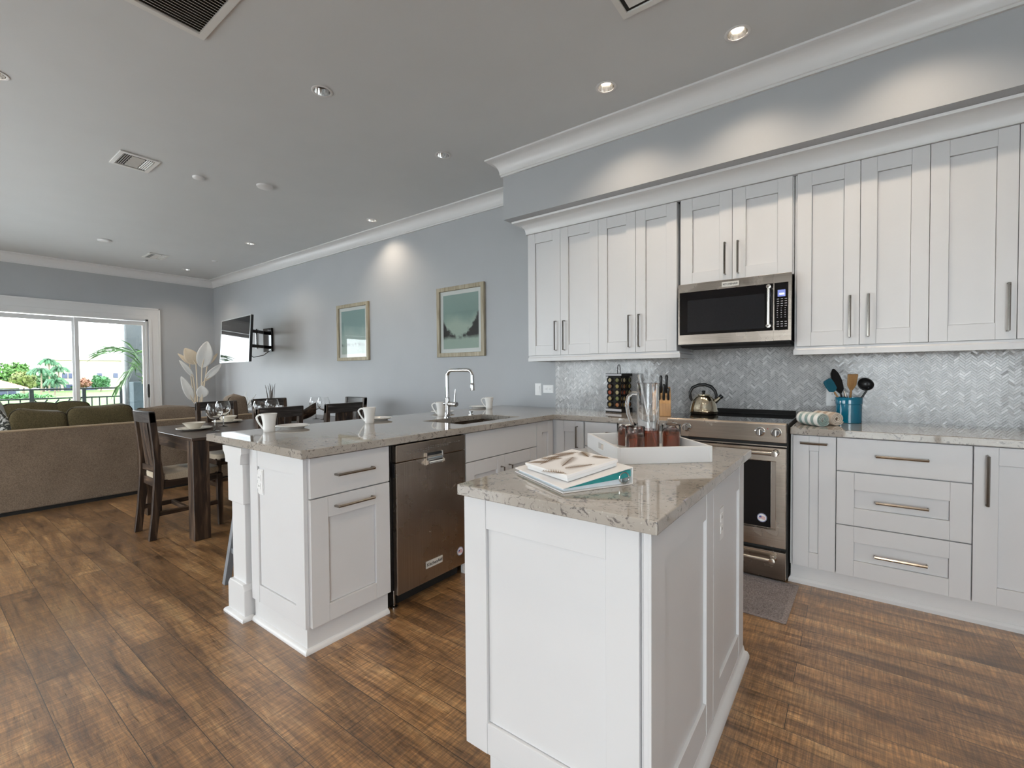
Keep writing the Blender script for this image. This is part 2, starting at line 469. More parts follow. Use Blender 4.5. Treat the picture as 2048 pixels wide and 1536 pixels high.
# ------------------------------------------------------------------ room shell
struct('floor', MB().box(XF - .15, XR + .15, YL - .15, .15, -.12, 0), M['floor'])
DL = [(.534, -.953, 1), (-.238, -.953, 1), (1.306, -.953, 1), (-1.721, -2.035, 0), (-1.725, -.94, 0), (-3.56, -.30, 1), (-5.703, -.741, 1), (-8.2, -.70, 1), (-3.13, -3.33, 1)]
DL_FILL = [(.534, -3.0), (1.9, -3.0), (-.9, -4.2), (-5.7, -3.33), (.6, -5.0), (2.4, -4.6), (-1.4, -5.4)]       # unseen downlights added out of frame to brighten the room
ceil = struct('ceiling', MB().box(XF - .15, XR + .15, YL - .15, .15, H, H + .18), M['ceiling'])
cut = MB()
for d in DL + [(x, y, 1) for x, y in DL_FILL]:
    cut.lathe([(0, H - .02), (.052, H - .02), (.052, H + .09), (0, H + .09)], (d[0], d[1], 0), 32)
realize(ceil, [build('cutter', cut, M['ceiling'])])

struct('wall_right', MB().box(XF - .15, XR + .15, 0, .15, 0, H), M['wall'])
struct('wall_rear', MB().box(XR, XR + .15, YL, 0, 0, H), M['wall'])
wf = MB()
wf.box(XF - .15, XF, DOOR_Y1, 0, 0, H).box(XF - .15, XF, YL, DOOR_Y0, 0, H).box(XF - .15, XF, DOOR_Y0, DOOR_Y1, DOOR_Z, H)
struct('wall_far', wf, M['wall'])
wl = MB(); px = XF - .15
for x0, x1, z0, z1 in LW:
    wl.box(px, x0, YL - .15, YL, 0, H).box(x0, x1, YL - .15, YL, z1, H)
    if z0 > 0: wl.box(x0, x1, YL - .15, YL, 0, z0)
    px = x1
wl.box(px, XR + .15, YL - .15, YL, 0, H)
struct('wall_left', wl, M['wall'])
# dropped bulkhead over the kitchen cabinets
struct('wall_bulkhead', MB().box(-1.398, XR, -.54, 0, 2.572, H), M['wall'])

def crown_profile(p, h, top):
    pts = [(0, top), (p, top), (p, top - .012), (p - .008, top - .016)]
    for k in range(1, 9):
        a = k / 8 * PI / 2
        pts.append((p - .008 - (p - .03) * math.sin(a), top - .016 - (h - .034) * (1 - math.cos(a))))
    pts += [(.016, top - h + .014), (.016, top - h), (0, top - h)]
    return pts
struct('trim_1', sweep([(XF, YL), (XF, 0), (-1.398, 0), (-1.398, -.54), (XR, -.54)], crown_profile(.115, .14, H)), M['trim'], smooth=True)
bp_ = [(0, 0), (.016, 0), (.016, .11), (.01, .13), (0, .135)]
struct('baseboard_right', sweep([(XF, -.0), (-1.42, 0)], bp_), M['trim'])
struct('baseboard_far', sweep([(XF, DOOR_Y1 + .17), (XF, 0)], bp_), M['trim'])

# sliding glass door in the far wall
door = bpy.data.objects.new('door_1', None); C.objects.link(door); door['kind'] = 'structure'
fr = MB()
a, b_ = XF - .12, XF + .0
fr.box(a, b_, DOOR_Y1 - .035, DOOR_Y1, 0, DOOR_Z).box(a, b_, DOOR_Y0, DOOR_Y0 + .035, 0, DOOR_Z).box(a, b_, DOOR_Y0, DOOR_Y1, DOOR_Z - .03, DOOR_Z).box(a, b_, DOOR_Y0, DOOR_Y1, 0, .025)
build('door_frame', fr, M['trim'], door)
edges = [-4.83, -3.88, -2.93, -1.99, -1.085]
for i in range(4):
    y0, y1 = edges[i] - .012, edges[i + 1] + .012
    xx = XF - .045 if i in (1, 3) else XF - .095
    sm = MB(); s_ = .05
    sm.box(xx - .02, xx + .02, y0, y0 + s_, .025, 2.20).box(xx - .02, xx + .02, y1 - s_, y1, .025, 2.20).box(xx - .02, xx + .02, y0 + s_, y1 - s_, 2.13, 2.20).box(xx - .02, xx + .02, y0 + s_, y1 - s_, .025, .12)
    so_ = build('door_sash', sm, M['trim'], door)
    build('pane', MB().box(xx - .003, xx + .003, y0 + s_ - .004, y1 - s_ + .004, .116, 2.134), M['pane'], so_)
hm = MB().lathe([(0, 0), (.011, .004), (.016, .06), (.016, .18), (.011, .236), (0, .24)], (XF + .006, -1.062, .86), 14)
build('door_handle', hm, M['blackmatte'], door, smooth=True, label='dark oval pull handle')
# casing round it
cs = MB()
cs.box(XF, XF + .022, DOOR_Y1, -.88, 0, DOOR_Z + .2).box(XF, XF + .022, DOOR_Y0 - .17, DOOR_Y0, 0, DOOR_Z + .2).box(XF, XF + .022, DOOR_Y0, DOOR_Y1, DOOR_Z, DOOR_Z + .2)
cs.box(XF + .022, XF + .034, -.905, -.88, 0, DOOR_Z + .2).box(XF + .022, XF + .034, DOOR_Y0 - .17, -.88, DOOR_Z + .175, DOOR_Z + .2)
cs.box(XF + .0, XF + .03, DOOR_Y1, DOOR_Y1 + .05, 0, DOOR_Z).box(XF + .0, XF + .03, DOOR_Y0, DOOR_Y1, DOOR_Z, DOOR_Z + .06)
struct('trim_2', cs, M['trim'], bev=.003)
for i, (x0, x1, z0, z1) in enumerate(LW):
    wn = bpy.data.objects.new('window_%d' % (i + 1), None); C.objects.link(wn); wn['kind'] = 'structure'
    f = MB(); y0, y1 = YL - .09, YL - .02; t = .05
    f.box(x0, x0 + t, y0, y1, z0, z1).box(x1 - t, x1, y0, y1, z0, z1).box(x0, x1, y0, y1, z1 - t, z1).box(x0, x1, y0, y1, z0, z0 + t).box((x0 + x1) / 2 - .03, (x0 + x1) / 2 + .03, y0, y1, z0, z1)
    build('window_frame', f, M['trim'], wn)
    for q0, q1 in ((x0 + t, (x0 + x1) / 2 - .03), ((x0 + x1) / 2 + .03, x1 - t)):
        build('pane', MB().box(q0 - .004, q1 + .004, YL - .058, YL - .052, z0 + t - .004, z1 - t + .004), M['pane'], wn)

# ------------------------------------------------------------------ recessed lights and ceiling fittings
M['bulb'] = emit('warm_lamp', (1, .82, .62), 14)
M['deadbulb'] = paint('unlit_lamp', (.55, .55, .55), .3)
M['can'] = paint('ribbed_reflector', (.85, .84, .82), .16, 1, var=.25, scale=60)
LAMP_W = 25
def downlight(x, y, on, label):
    t = thing('recessed_downlight', label, 'ceiling light', (x, y, H), 0, 'recessed ceiling downlights')
    build('trim_ring', MB().lathe([(.050, .0), (.064, .0), (.066, -.003), (.060, -.006), (.050, -.004)], n=36, closed=True), M['trim'], t, smooth=True)
    build('reflector', MB().lathe([(.0495, -.003), (.044, .03), (.034, .055), (.0, .056)], n=36), M['can'], t, smooth=True)
    build('lamp', MB().lathe([(0, .034), (.022, .036), (.027, .044), (.027, .0545), (0, .0545)], n=24), M['bulb'] if on else M['deadbulb'], t, smooth=True, label='glowing warm lamp' if on else None)
    if on:
        l = bpy.data.lights.new('downlight_beam', 'SPOT'); l.energy = LAMP_W; l.color = (1, .83, .64); l.spot_size = math.radians(124); l.spot_blend = .85; l.shadow_soft_size = .025
        lo = bpy.data.objects.new('downlight_beam', l); lo.location = (0, 0, .028); C.objects.link(lo); lo.parent = t
DLL = ['lit recessed downlight nearest the upper right, in front of the kitchen soffit', 'lit recessed downlight before the left end of the kitchen soffit', 'lit recessed downlight at the right end of the row along the soffit',
       'unlit recessed downlight farther from the long wall, above the peninsula end', 'unlit recessed downlight nearer the long wall, left of the soffit corner', 'lit recessed downlight casting a warm cone between the two pictures',
       'small lit recessed downlight over the dining end of the room', 'most distant lit recessed downlight, near the far crown corner', 'lit recessed downlight cut by the left edge of the picture']
for (x, y, on), lb in zip(DL, DLL): downlight(x, y, on, lb)
for x, y in DL_FILL: downlight(x, y, 1, 'added recessed fill downlight out of view, brightening the room')

M['ventwhite'] = paint('white_vent_enamel', (.72, .72, .70), .4, var=.02)
def vent(name, label, x0, x1, y0, y1, groups, fr=.03, z=H):
    t = thing(name, label, 'air vent', ((x0 + x1) / 2, (y0 + y1) / 2, z))
    f = MB(); d = .012
    f.box(x0, x1, y0, y0 + fr, z - d, z - .0005).box(x0, x1, y1 - fr, y1, z - d, z - .0005).box(x0, x0 + fr, y0 + fr, y1 - fr, z - d, z - .0005).box(x1 - fr, x1, y0 + fr, y1 - fr, z - d, z - .0005)
    P('frame', f, M['ventwhite'], t, bev=.002)
    P('duct_shade_sheet', MB().box(x0 + fr, x1 - fr, y0 + fr, y1 - fr, z - .0025, z - .0007), M['blackmatte'], t)  # flat black sheet under the ceiling, standing in for shade inside the duct
    for (gx0, gx1, gy0, gy1, ax, n, tilt) in groups:
        for k in range(n):
            q = (k + .5) / n
            if ax == 'y':     # slats run along y
                cx = gx0 + (gx1 - gx0) * q; hw = (gx1 - gx0) / n * .27
                s = MB().obox((cx, (gy0 + gy1) / 2, z - .007), (math.cos(tilt), 0, math.sin(tilt)), (0, 1, 0), (-math.sin(tilt), 0, math.cos(tilt)), hw, (gy1 - gy0) / 2, .0008)
            else:
                cyy = gy0 + (gy1 - gy0) * q; hw = (gy1 - gy0) / n * .28
                s = MB().obox(((gx0 + gx1) / 2, cyy, z - .007), (1, 0, 0), (0, math.cos(tilt), math.sin(tilt)), (0, -math.sin(tilt), math.cos(tilt)), (gx1 - gx0) / 2, hw, .0008)
            P('slat', s, M['ventwhite'], t)
x0, x1, y0, y1 = -1.80, -1.18, -3.42, -2.68
vent('return_air_grille', 'large white return air grille with long louvres at the top left of the ceiling', x0, x1, y0, y1, [(x0 + .035, x1 - .035, y0 + .035, y1 - .035, 'y', 26, -.6)], .035)
x0, x1, y0, y1 = .085, .685, -2.03, -1.43
t = thing('ceiling_diffuser', 'square white ceiling diffuser with nested ridges, cut by the top edge', 'air vent', ((x0 + x1) / 2, (y0 + y1) / 2, H))
for k in range(5):
    i0 = .0 + k * .052; i1 = i0 + (.032 if k else .03)
    zz = H - .003 - (.004 if k else .008) - .002 * (k % 2)
    f = MB(); A0, A1, B0, B1 = x0 + i0, x1 - i0, y0 + i0, y1 - i0; w_ = i1 - i0
    for (p, q) in (((A0, B0), (A1, B0)), ((A1, B0), (A1, B1)), ((A1, B1), (A0, B1)), ((A0, B1), (A0, B0))): pass
    o4 = [(A0, B0), (A1, B0), (A1, B1), (A0, B1)]; n4 = [(A0 + w_, B0 + w_), (A1 - w_, B0 + w_), (A1 - w_, B1 - w_), (A0 + w_, B1 - w_)]
    vs = [(*p, zz) for p in o4] + [(*p, zz + .006 if k else zz) for p in n4] + [(*p, H - .0006) for p in o4] + [(*p, H - .0006) for p in n4]
    fs = []
    for i in range(4):
        j = (i + 1) % 4
        fs += [(i, j, 4 + j, 4 + i), (8 + i, 8 + j, j, i), (4 + i, 4 + j, 12 + j, 12 + i), (8 + i, 8 + j, 12 + j, 12 + i)]
    P('outer_frame' if k == 0 else 'deflector_ring', MB().add(vs, fs), M['ventwhite'], t)
P('duct_shade_sheet', MB().box(x0 + .03, x1 - .03, y0 + .03, y1 - .03, H - .0022, H - .0007), M['blackmatte'], t)  # black backing paints the duct's darkness between the rings; ceiling is uncut here
def register(label, x0, x1, y0, y1):
    u = (y1 - y0) / 6
    vent('supply_air_register', label, x0, x1, y0, y1, [(x0 + .05, x1 - .05, y0 + .03, y0 + 1.9 * u, 'x', 4, .6), (x0 + .05, x1 - .05, y0 + 2 * u, y0 + 4 * u, 'y', 5, .5), (x0 + .05, x1 - .05, y0 + 4.1 * u, y1 - .03, 'x', 4, -.6)], .03)
register('white three-way air register in the middle of the left ceiling', -4.06, -3.72, -2.60, -2.33)
register('white three-way air register near the far crown moulding', -7.72, -7.34, -1.44, -1.19)
def disc(name, label, cat, x, y, r, h):
    o = build(name, MB().lathe([(0, -h), (r * .75, -h), (r * .95, -h * .7), (r, -.001), (0, -.001)], n=32), M['trim'], smooth=True); o.location = (x, y, H); tag(o, label, cat); return o
disc('smoke_detector', 'round white smoke detector, largest of the ceiling discs, left of the soffit corner', 'smoke detector', -3.543, -1.545, .075, .022)
disc('smoke_detector', 'small white ceiling disc beside the air register', 'smoke detector', -3.817, -2.014, .05, .018)
disc('smoke_detector', 'distant white ceiling disc near the far left crown', 'smoke detector', -7.05, -2.01, .08, .022)
disc('sprinkler_cap', 'tiny white sprinkler cap in the far right corner of the ceiling', 'sprinkler', -7.17, -.64, .04, .012)

# ------------------------------------------------------------------ cabinet building blocks
def ym(y0): return lambda u, v, q: (u, y0 - q, v)
def xp(x0): return lambda u, v, q: (x0 + q, u, v)
def hf(mp, us, vs, h):
    mb = MB(); nu, nv = len(us) - 1, len(vs) - 1
    g = lambda i, j: h[i][j] if 0 <= i < nu and 0 <= j < nv else 0
    def quad(*p): mb.add([mp(*q) for q in p], [(0, 1, 2, 3)])
    for i in range(nu):
        for j in range(nv):
            z = h[i][j]
            quad((us[i], vs[j], z), (us[i + 1], vs[j], z), (us[i + 1], vs[j + 1], z), (us[i], vs[j + 1], z))
            quad((us[i], vs[j], 0), (us[i + 1], vs[j], 0), (us[i + 1], vs[j + 1], 0), (us[i], vs[j + 1], 0))
    for i in range(nu + 1):
        for j in range(nv):
            a, b = g(i - 1, j), g(i, j)
            if abs(a - b) > 1e-7: quad((us[i], vs[j], a), (us[i], vs[j + 1], a), (us[i], vs[j + 1], b), (us[i], vs[j], b))
    for j in range(nv + 1):
        for i in range(nu):
            a, b = g(i, j - 1), g(i, j)
            if abs(a - b) > 1e-7: quad((us[i], vs[j], a), (us[i + 1], vs[j], a), (us[i + 1], vs[j], b), (us[i], vs[j], b))
    return mb
def shaker(mp, u0, u1, v0, v1, st=.07, rl=.07, th=.02, rec=.012, rl2=None):
    gv, gj = .0022, .0012                       # shadow groove round the panel, hairline joint between stile and rail
    us = [u0, u0 + st - gj, u0 + st, u0 + st + gv, u1 - st - gv, u1 - st, u1 - st + gj, u1]
    vs = [v0, v0 + rl, v0 + rl + gv, v1 - (rl2 or rl) - gv, v1 - (rl2 or rl), v1]
    r = th - .0012; p = th - rec; q = max(p - .006, .001); j = th - .003
    S_ = [th] * 5; J = [j, th, th, th, j]; G = [r, q, q, q, r]; PN = [r, q, p, q, r]
    return hf(mp, us, vs, [S_, J, G, PN, G, J, S_])
def slab(mp, u0, u1, v0, v1, th=.02): return hf(mp, [u0, u1], [v0, v1], [[th]])
def pull(mp, u, v, L, vert, th=.02, so=.03, r=.0062):
    d = (0, L / 2) if vert else (L / 2, 0)
    e = .012
    dd = (0, e) if vert else (e, 0)
    pts = [mp(u - d[0], v - d[1], th), mp(u - d[0], v - d[1], th + so), mp(u + d[0], v + d[1], th + so), mp(u + d[0], v + d[1], th)]
    return MB().tube(pts, r, 4)
def door(root, mp, u0, u1, v0, v1, hu=None, hv=None, hl=.245, vert=True, name='door', flat=False, **k):
    g = .0015
    mb = slab(mp, u0 + g, u1 - g, v0 + g, v1 - g) if flat else shaker(mp, u0 + g, u1 - g, v0 + g, v1 - g, **k)
    d = P(name, mb, M['cab'], root, bev=.0012, seg=1)
    if hu is not None: P('handle', pull(mp, hu, hv, hl, vert), M['nickel'], d, label='slim satin metal bar handle')
    return d

# ------------------------------------------------------------------ upper cabinets
def upper(label, x0, x1, z0, z1, ds, group=None):
    t = thing('wall_cabinet', label, 'cabinet', ((x0 + x1) / 2, 0, z0), 0, 'white wall cabinets')
    P('body', MB().box(x0 + .0008, x1 - .0008, -.328, -.0095, z0, z1), M['cab'], t)
    for d in ds:
        f = ym(-.33)
        door(t, f, d[0], d[1], z0, z1, d[2], d[3], d[4], True, st=d[5] if len(d) > 5 else .075, rl=.085)
UB, UT = 1.392, 2.462
upper('white two-door wall cabinet at the left end, over the outlets', -1.275, -.592, UB, UT, [(-1.275, -.943, -.987, 1.557, .245), (-.943, -.592, -.904, 1.556, .245)])
upper('white two-door wall cabinet left of the microwave, over the spice rack', -.592, .028, UB, UT, [(-.592, -.281, -.330, 1.556, .243), (-.281, .028, -.251, 1.556, .243)])
upper('short white two-door wall cabinet above the microwave', .045, .748, 1.852, UT, [(.053, .393, .351, 2.005, .21, .08), (.393, .740, .431, 2.003, .21, .08)])
upper('tall white two-door wall cabinet right of the microwave, over the teal crock', .751, 1.379, UB, UT, [(.764, 1.078, 1.033, 1.56, .242), (1.078, 1.379, 1.119, 1.56, .242)])
upper('white wall cabinet at the right edge of the picture', 1.379, 2.045, UB, UT, [(1.379, 1.710, 1.677, 1.556, .24), (1.710, 2.045, 1.755, 1.556, .24)])
cm = sweep([(-1.275, -.0095), (-1.275, -.35), (2.06, -.35)], [(-.02, UT + .001), (.012, UT + .001), (.012, UT + .014)] + [(.014 + .085 * (1 - math.cos(k / 8 * PI / 2)), UT + .018 + .076 * math.sin(k / 8 * PI / 2)) for k in range(9)] + [(.104, 2.5705), (-.02, 2.5705)])
tag(build('cabinet_crown_moulding', cm, M['trim'], smooth=True), 'white cove moulding running along the tops of all the wall cabinets', 'moulding')
lr = sweep([(-1.270, -.0095), (-1.270, -.345), (.045, -.345), (.045, -.0095)], [(-.02, UB - .001), (.0, UB - .001), (.0, UB - .012), (.006, UB - .02), (.006, UB - .048), (-.02, UB - .048)])
tag(build('light_rail', lr, M['cab']), 'white light rail under the wall cabinets left of the microwave', 'moulding')
lr = sweep([(.754, -.0095), (.754, -.345), (2.045, -.345)], [(-.02, UB - .001), (.0, UB - .001), (.0, UB - .012), (.006, UB - .02), (.006, UB - .050), (-.02, UB - .050)])
tag(build('light_rail', lr, M['cab']), 'white light rail under the wall cabinets right of the microwave', 'moulding')

# ------------------------------------------------------------------ base cabinets
CT, CB = .914, .876
f = ym(-.605)
t = thing('base_cabinet', 'narrow white pull-out base cabinet just right of the range', 'cabinet', (.88, -.3, 0))
P('body', MB().box(.762, .979, -.603, -.012, .112, CB - .001), M['cab'], t)
door(t, f, .774, .979, .114, .872, .875, .830, .125, False, st=.078, rl=.085)
t = thing('base_cabinet', 'white three-drawer base cabinet right of the range', 'cabinet', (1.25, -.3, 0))
P('body', MB().box(.981, 1.519, -.603, -.012, .112, CB - .001), M['cab'], t)
door(t, f, .981, 1.519, .690, .872, 1.255, .785, .208, False, 'drawer_front', True)
door(t, f, .981, 1.519, .394, .687, 1.256, .539, .208, False, 'drawer_front', st=.078, rl=.095)
door(t, f, .981, 1.519, .114, .391, 1.254, .250, .208, False, 'drawer_front', st=.078, rl=.085)
t = thing('base_cabinet', 'white door base cabinet cut by the right edge of the picture', 'cabinet', (1.8, -.3, 0))
P('body', MB().box(1.521, 2.14, -.603, -.012, .112, CB - .001), M['cab'], t)
door(t, f, 1.521, 1.83, .114, .872, 1.568, .710, .237, True, st=.084, rl=.085)
door(t, f, 1.83, 2.14, .114, .872, 2.09, .710, .237, True, st=.084, rl=.085)
kick = sweep([(.764, -.0), (.764, -.588), (2.14, -.588)], [(-.012, .0), (.012, 0), (.012, .018), (.004, .03), (0, .032), (0, .111), (-.012, .111)])
tag(build('toe_kick_board', kick, M['trim']), 'white plinth board with shoe moulding under the base cabinets right of the range', 'plinth')

# run left of the range
t = thing('base_cabinet', 'white wide-drawer base cabinet left of the range', 'cabinet', (-.28, -.3, 0))
P('body', MB().box(-.574, .045, -.603, -.012, .112, CB - .001), M['cab'], t)
door(t, f, -.572, -.003, .690, .872, -.29, .80, .2, False, 'drawer_front', True)
door(t, f, -.572, -.287, .114, .687, -.33, .56, .2, True, st=.07, rl=.085)
door(t, f, -.287, -.003, .114, .687, -.25, .56, .2, True, st=.07, rl=.085)
P('filler_strip', slab(ym(-.603), .004, .044, .114, .872, .018), M['cab'], t)
t = thing('base_cabinet', 'white inside-corner base cabinet with two doors meeting in the corner', 'cabinet', (-1.0, -.4, 0))
P('body', MB().prism([(-1.40, -.012), (-1.40, -.858), (-.872, -.858), (-.872, -.603), (-.578, -.603), (-.578, -.012)], 'z', .112, CB - .001), M['cab'], t)
door(t, f, -.826, -.582, .114, .872, -.634, .75, .16, True, st=.07, rl=.085)
door(t, xp(-.872), -.858, -.628, .114, .872, None, st=.07, rl=.085)
tag(build('toe_kick_board', MB().prism([(-.90, -.858), (-.886, -.858), (-.886, -.59), (.045, -.59), (.045, -.576), (-.90, -.576)], 'z', 0, .111), M['trim']), 'white plinth board turning the inside corner left of the range', 'plinth')

# ------------------------------------------------------------------ peninsula
g = xp(-.872)
t = thing('base_cabinet', 'white peninsula end cabinet with one drawer over a tall pull-out', 'cabinet', (-1.13, -2.43, 0))
P('body', MB().box(-1.38, -.873, -2.652, -2.216, .112, CB - .001), M['cab'], t)
door(t, g, -2.652, -2.222, .690, .872, -2.43, .781, .198, False, 'drawer_front', True)
door(t, g, -2.652, -2.222, .114, .687, -2.432, .636, .198, False, 'door', st=.085, rl=.078, rl2=.094)
ep = MB(); e1 = shaker(ym(-2.653), -1.38, -.872, .112, CB - .001, st=.08, rl=.085, th=.018, rec=.008)
P('end_panel', e1, M['cab'], t, bev=.001, seg=1)
P('toe_kick', MB().prism([(-1.374, -2.64), (-1.374, -2.660), (-.880, -2.660), (-.880, -2.222), (-.90, -2.222), (-.90, -2.64)], 'z', 0, .111), M['trim'], t)
sh = [(0, 0), (.017, 0), (.017, .008), (.012, .016), (.004, .021), (0, .022)]
P('shoe_moulding', sweep([(-1.374, -2.660), (-.880, -2.660), (-.880, -2.222)], sh), M['trim'], t, smooth=True)
t = thing('base_cabinet', 'white sink base cabinet with a false drawer front right of the dishwasher', 'cabinet', (-1.13, -1.25, 0))
P('body', MB().prism([(-1.40, .112), (-.873, .112), (-.873, CB - .001), (-.90, CB - .001), (-.90, .62), (-1.385, .62), (-1.385, CB - .001), (-1.40, CB - .001)], 'y', -1.646, -.861), M['cab'], t)
door(t, g, -1.646, -.862, .690, .872, None, flat=True, name='drawer_front')
door(t, g, -1.646, -1.252, .114, .687, -1.296, .56, .10, True, st=.08, rl=.085)
door(t, g, -1.252, -.862, .114, .687, -1.207, .56, .10, True, st=.08, rl=.085)
P('toe_kick', MB().box(-.90, -.886, -1.646, -.861, 0, .111), M['trim'], t)
P('shoe_moulding', sweep([(-.886, -1.646), (-.886, -.861)], sh), M['trim'], t, smooth=True)
tag(build('peninsula_back_panel', MB().box(-1.425, -1.402, -2.533, -.012, 0, CB - .001), M['cab']), 'white back panel of the peninsula facing the dining table', 'panel')
# pilaster post at the peninsula end
t = thing('peninsula_post', 'white square corner post with a bracket top and plinth at the peninsula end', 'post', (-1.485, -2.61, 0))
X0, X1, Y0, Y1 = -1.56, -1.412, -2.685, -2.535
P('shaft', MB().box(X0, X1, Y0, Y1, .15, .62), M['trim'], t, bev=.003)
P('plinth_block', MB().prism([(X0 - .022, 0), (X1 + .018, 0), (X1 + .018, .15), (X1 + .001, .178), (X0 - .001, .178), (X0 - .022, .15)], 'y', Y0 - .018, Y1), M['trim'], t, bev=.004)
P('shoe_moulding', sweep([(X0 - .022, Y1), (X0 - .022, Y0 - .018), (X1 + .018, Y0 - .018), (X1 + .018, -2.662)], [(0, 0), (.018, 0), (.018, .008), (.012, .017), (0, .022)]), M['trim'], t, smooth=True)
P('cap_block', MB().box(X0 - .014, X1 + .012, Y0 - .012, Y1, .585, .79), M['trim'], t, bev=.004)
cp = [(X0 - .014, .79)] + [(X0 - .014 - .028 * (1 - math.cos(k / 6 * PI / 2)), .79 + .055 * math.sin(k / 6 * PI / 2)) for k in range(1, 7)] + [(X0 - .044, CB - .002), (X1 + .026, CB - .002), (X1 + .026, .845)] + [(X1 + .012 + .014 * (1 - math.cos(k / 6 * PI / 2)), .79 + .055 * math.sin(k / 6 * PI / 2)) for k in range(5, -1, -1)]
P('cove_cap', MB().prism(cp, 'y', Y0 - .022, Y1), M['trim'], t, smooth=True)

# worktops
wt = build('worktop', MB().prism([(-1.839, -.010), (-1.839, -2.699), (-.832, -2.699), (-.832, -.641), (.055, -.641), (.055, -.010)], 'z', CB, CT), M['stone'])
SX0, SX1, SY0, SY1 = -1.335, -.955, -1.555, -.93
realize(wt, [build('cutter', MB().box(SX0, SX1, SY0, SY1, CB - .1, CT + .1), M['stone'])])
bv = wt.modifiers.new('bevel', 'BEVEL'); bv.width = .003; bv.segments = 2; bv.limit_method = 'ANGLE'
tag(wt, 'L-shaped speckled grey stone worktop of the peninsula and corner', 'worktop')
tag(build('worktop', MB().box(.7615, 2.15, -.641, -.010, CB, CT), M['stone'], bev=.003), 'speckled grey stone worktop right of the range', 'worktop')
s = MB()
s.prism([(SX0 - .012, .69), (SX1 + .012, .69), (SX1 + .012, CB - .0005), (SX1, CB - .0005), (SX1, .70), (SX0, .70), (SX0, CB - .0005), (SX0 - .012, CB - .0005)], 'y', SY0, SY1)
s.box(SX0 - .012, SX1 + .012, SY0 - .012, SY0, .69, CB - .0005).box(SX0 - .012, SX1 + .012, SY1, SY1 + .012, .69, CB - .0005)
t = thing('kitchen_sink', 'undermounted steel sink basin cut into the peninsula worktop', 'sink', ((SX0 + SX1) / 2, (SY0 + SY1) / 2, .69))
P('basin', s, M['steel_y'], t)
P('drain', MB().lathe([(0, .704), (.035, .704), (.045, .7005), (0, .7005)], ((SX0 + SX1) / 2, (SY0 + SY1) / 2, 0)), M['chrome'], t, smooth=True)

# ------------------------------------------------------------------ herringbone backsplash
def herringbone(x0, x1, z0, z1, W=.0117, n=3, gap=.0009):
    rr = random.Random(3)
    mb = MB(); cols = []
    c45 = math.sqrt(.5)
    def clip(poly, ax, lim, sgn):
        out = []
        for i, p in enumerate(poly):
            q = poly[(i + 1) % len(poly)]
            a, b = (p[ax] - lim) * sgn, (q[ax] - lim) * sgn
            if a >= 0: out.append(p)
            if a * b < 0:
                s = a / (a - b); out.append((p[0] + (q[0] - p[0]) * s, p[1] + (q[1] - p[1]) * s))
        return out
    K = int(max(x1 - x0, z1 - z0) / W * 1.6) + 8
    ox, oz = x0, z0
    for i in range(-K, K):
        for j in range(-K, K):
            tt = (i - j) % (2 * n)
            if tt == 0: r = (i, i + n, j, j + 1)
            elif tt == n: r = (i, i + 1, j - n + 1, j + 1)
            else: continue
            a0, a1, b0, b1 = r[0] * W + gap, r[1] * W - gap, r[2] * W + gap, r[3] * W - gap
            poly = [(ox + (a - b) * c45, oz + (a + b) * c45) for a, b in ((a0, b0), (a1, b0), (a1, b1), (a0, b1))]
            cx = sum(p[0] for p in poly) / 4; cz = sum(p[1] for p in poly) / 4
            if cx < x0 - .05 or cx > x1 + .05 or cz < z0 - .05 or cz > z1 + .05: continue
            for ax, lim, sg in ((0, x0, 1), (0, x1, -1), (1, z0, 1), (1, z1, -1)):
                poly = clip(poly, ax, lim, sg)
                if len(poly) < 3: break
            if len(poly) < 3: continue
            tx, tz = rr.gauss(0, .011), rr.gauss(0, .011)
            m_ = len(poly)
            vs = [(p[0], -.0072 + (p[0] - cx) * tx + (p[1] - cz) * tz, p[1]) for p in poly] + [(p[0], -.004, p[1]) for p in poly]
            fs = [tuple(range(m_))] + [(k, (k + 1) % m_, m_ + (k + 1) % m_, m_ + k) for k in range(m_)]
            mb.add(vs, fs)
            u = rr.random()
            base = (.46, .455, .455) if u < .5 else (.39, .385, .385) if u < .78 else (.56, .555, .55) if u < .96 else (.68, .675, .67)
            kk = rr.uniform(.9, 1.1)
            cols += [(base[0] * kk, base[1] * kk, base[2] * kk, 1)] * (1 + m_)
    return mb, cols
def splash(x0, x1, z0, z1):
    mb, cols = herringbone(x0, x1, z0, z1)
    me = bpy.data.meshes.new('tile_field'); me.from_pydata(mb.v, [], mb.f)
    ca = me.color_attributes.new('tile_colour', 'FLOAT_COLOR', 'CORNER')
    for pl, cc in zip(me.polygons, cols):
        for li in pl.loop_indices: ca.data[li].color = cc
    me.materials.append(M['tile'])
    return me
t = thing('tile_backsplash', 'grey and white marble herringbone tile backsplash behind the range and worktops', 'backsplash', (0, 0, 0))
b_ = bpy.data.objects.new('tile_field', splash(-1.203, 2.2, .905, 1.47)); C.objects.link(b_); b_.parent = t
build('grout_bed', MB().box(-1.203, 2.2, -.0052, -.0004, .905, 1.47), M['grout'], t)

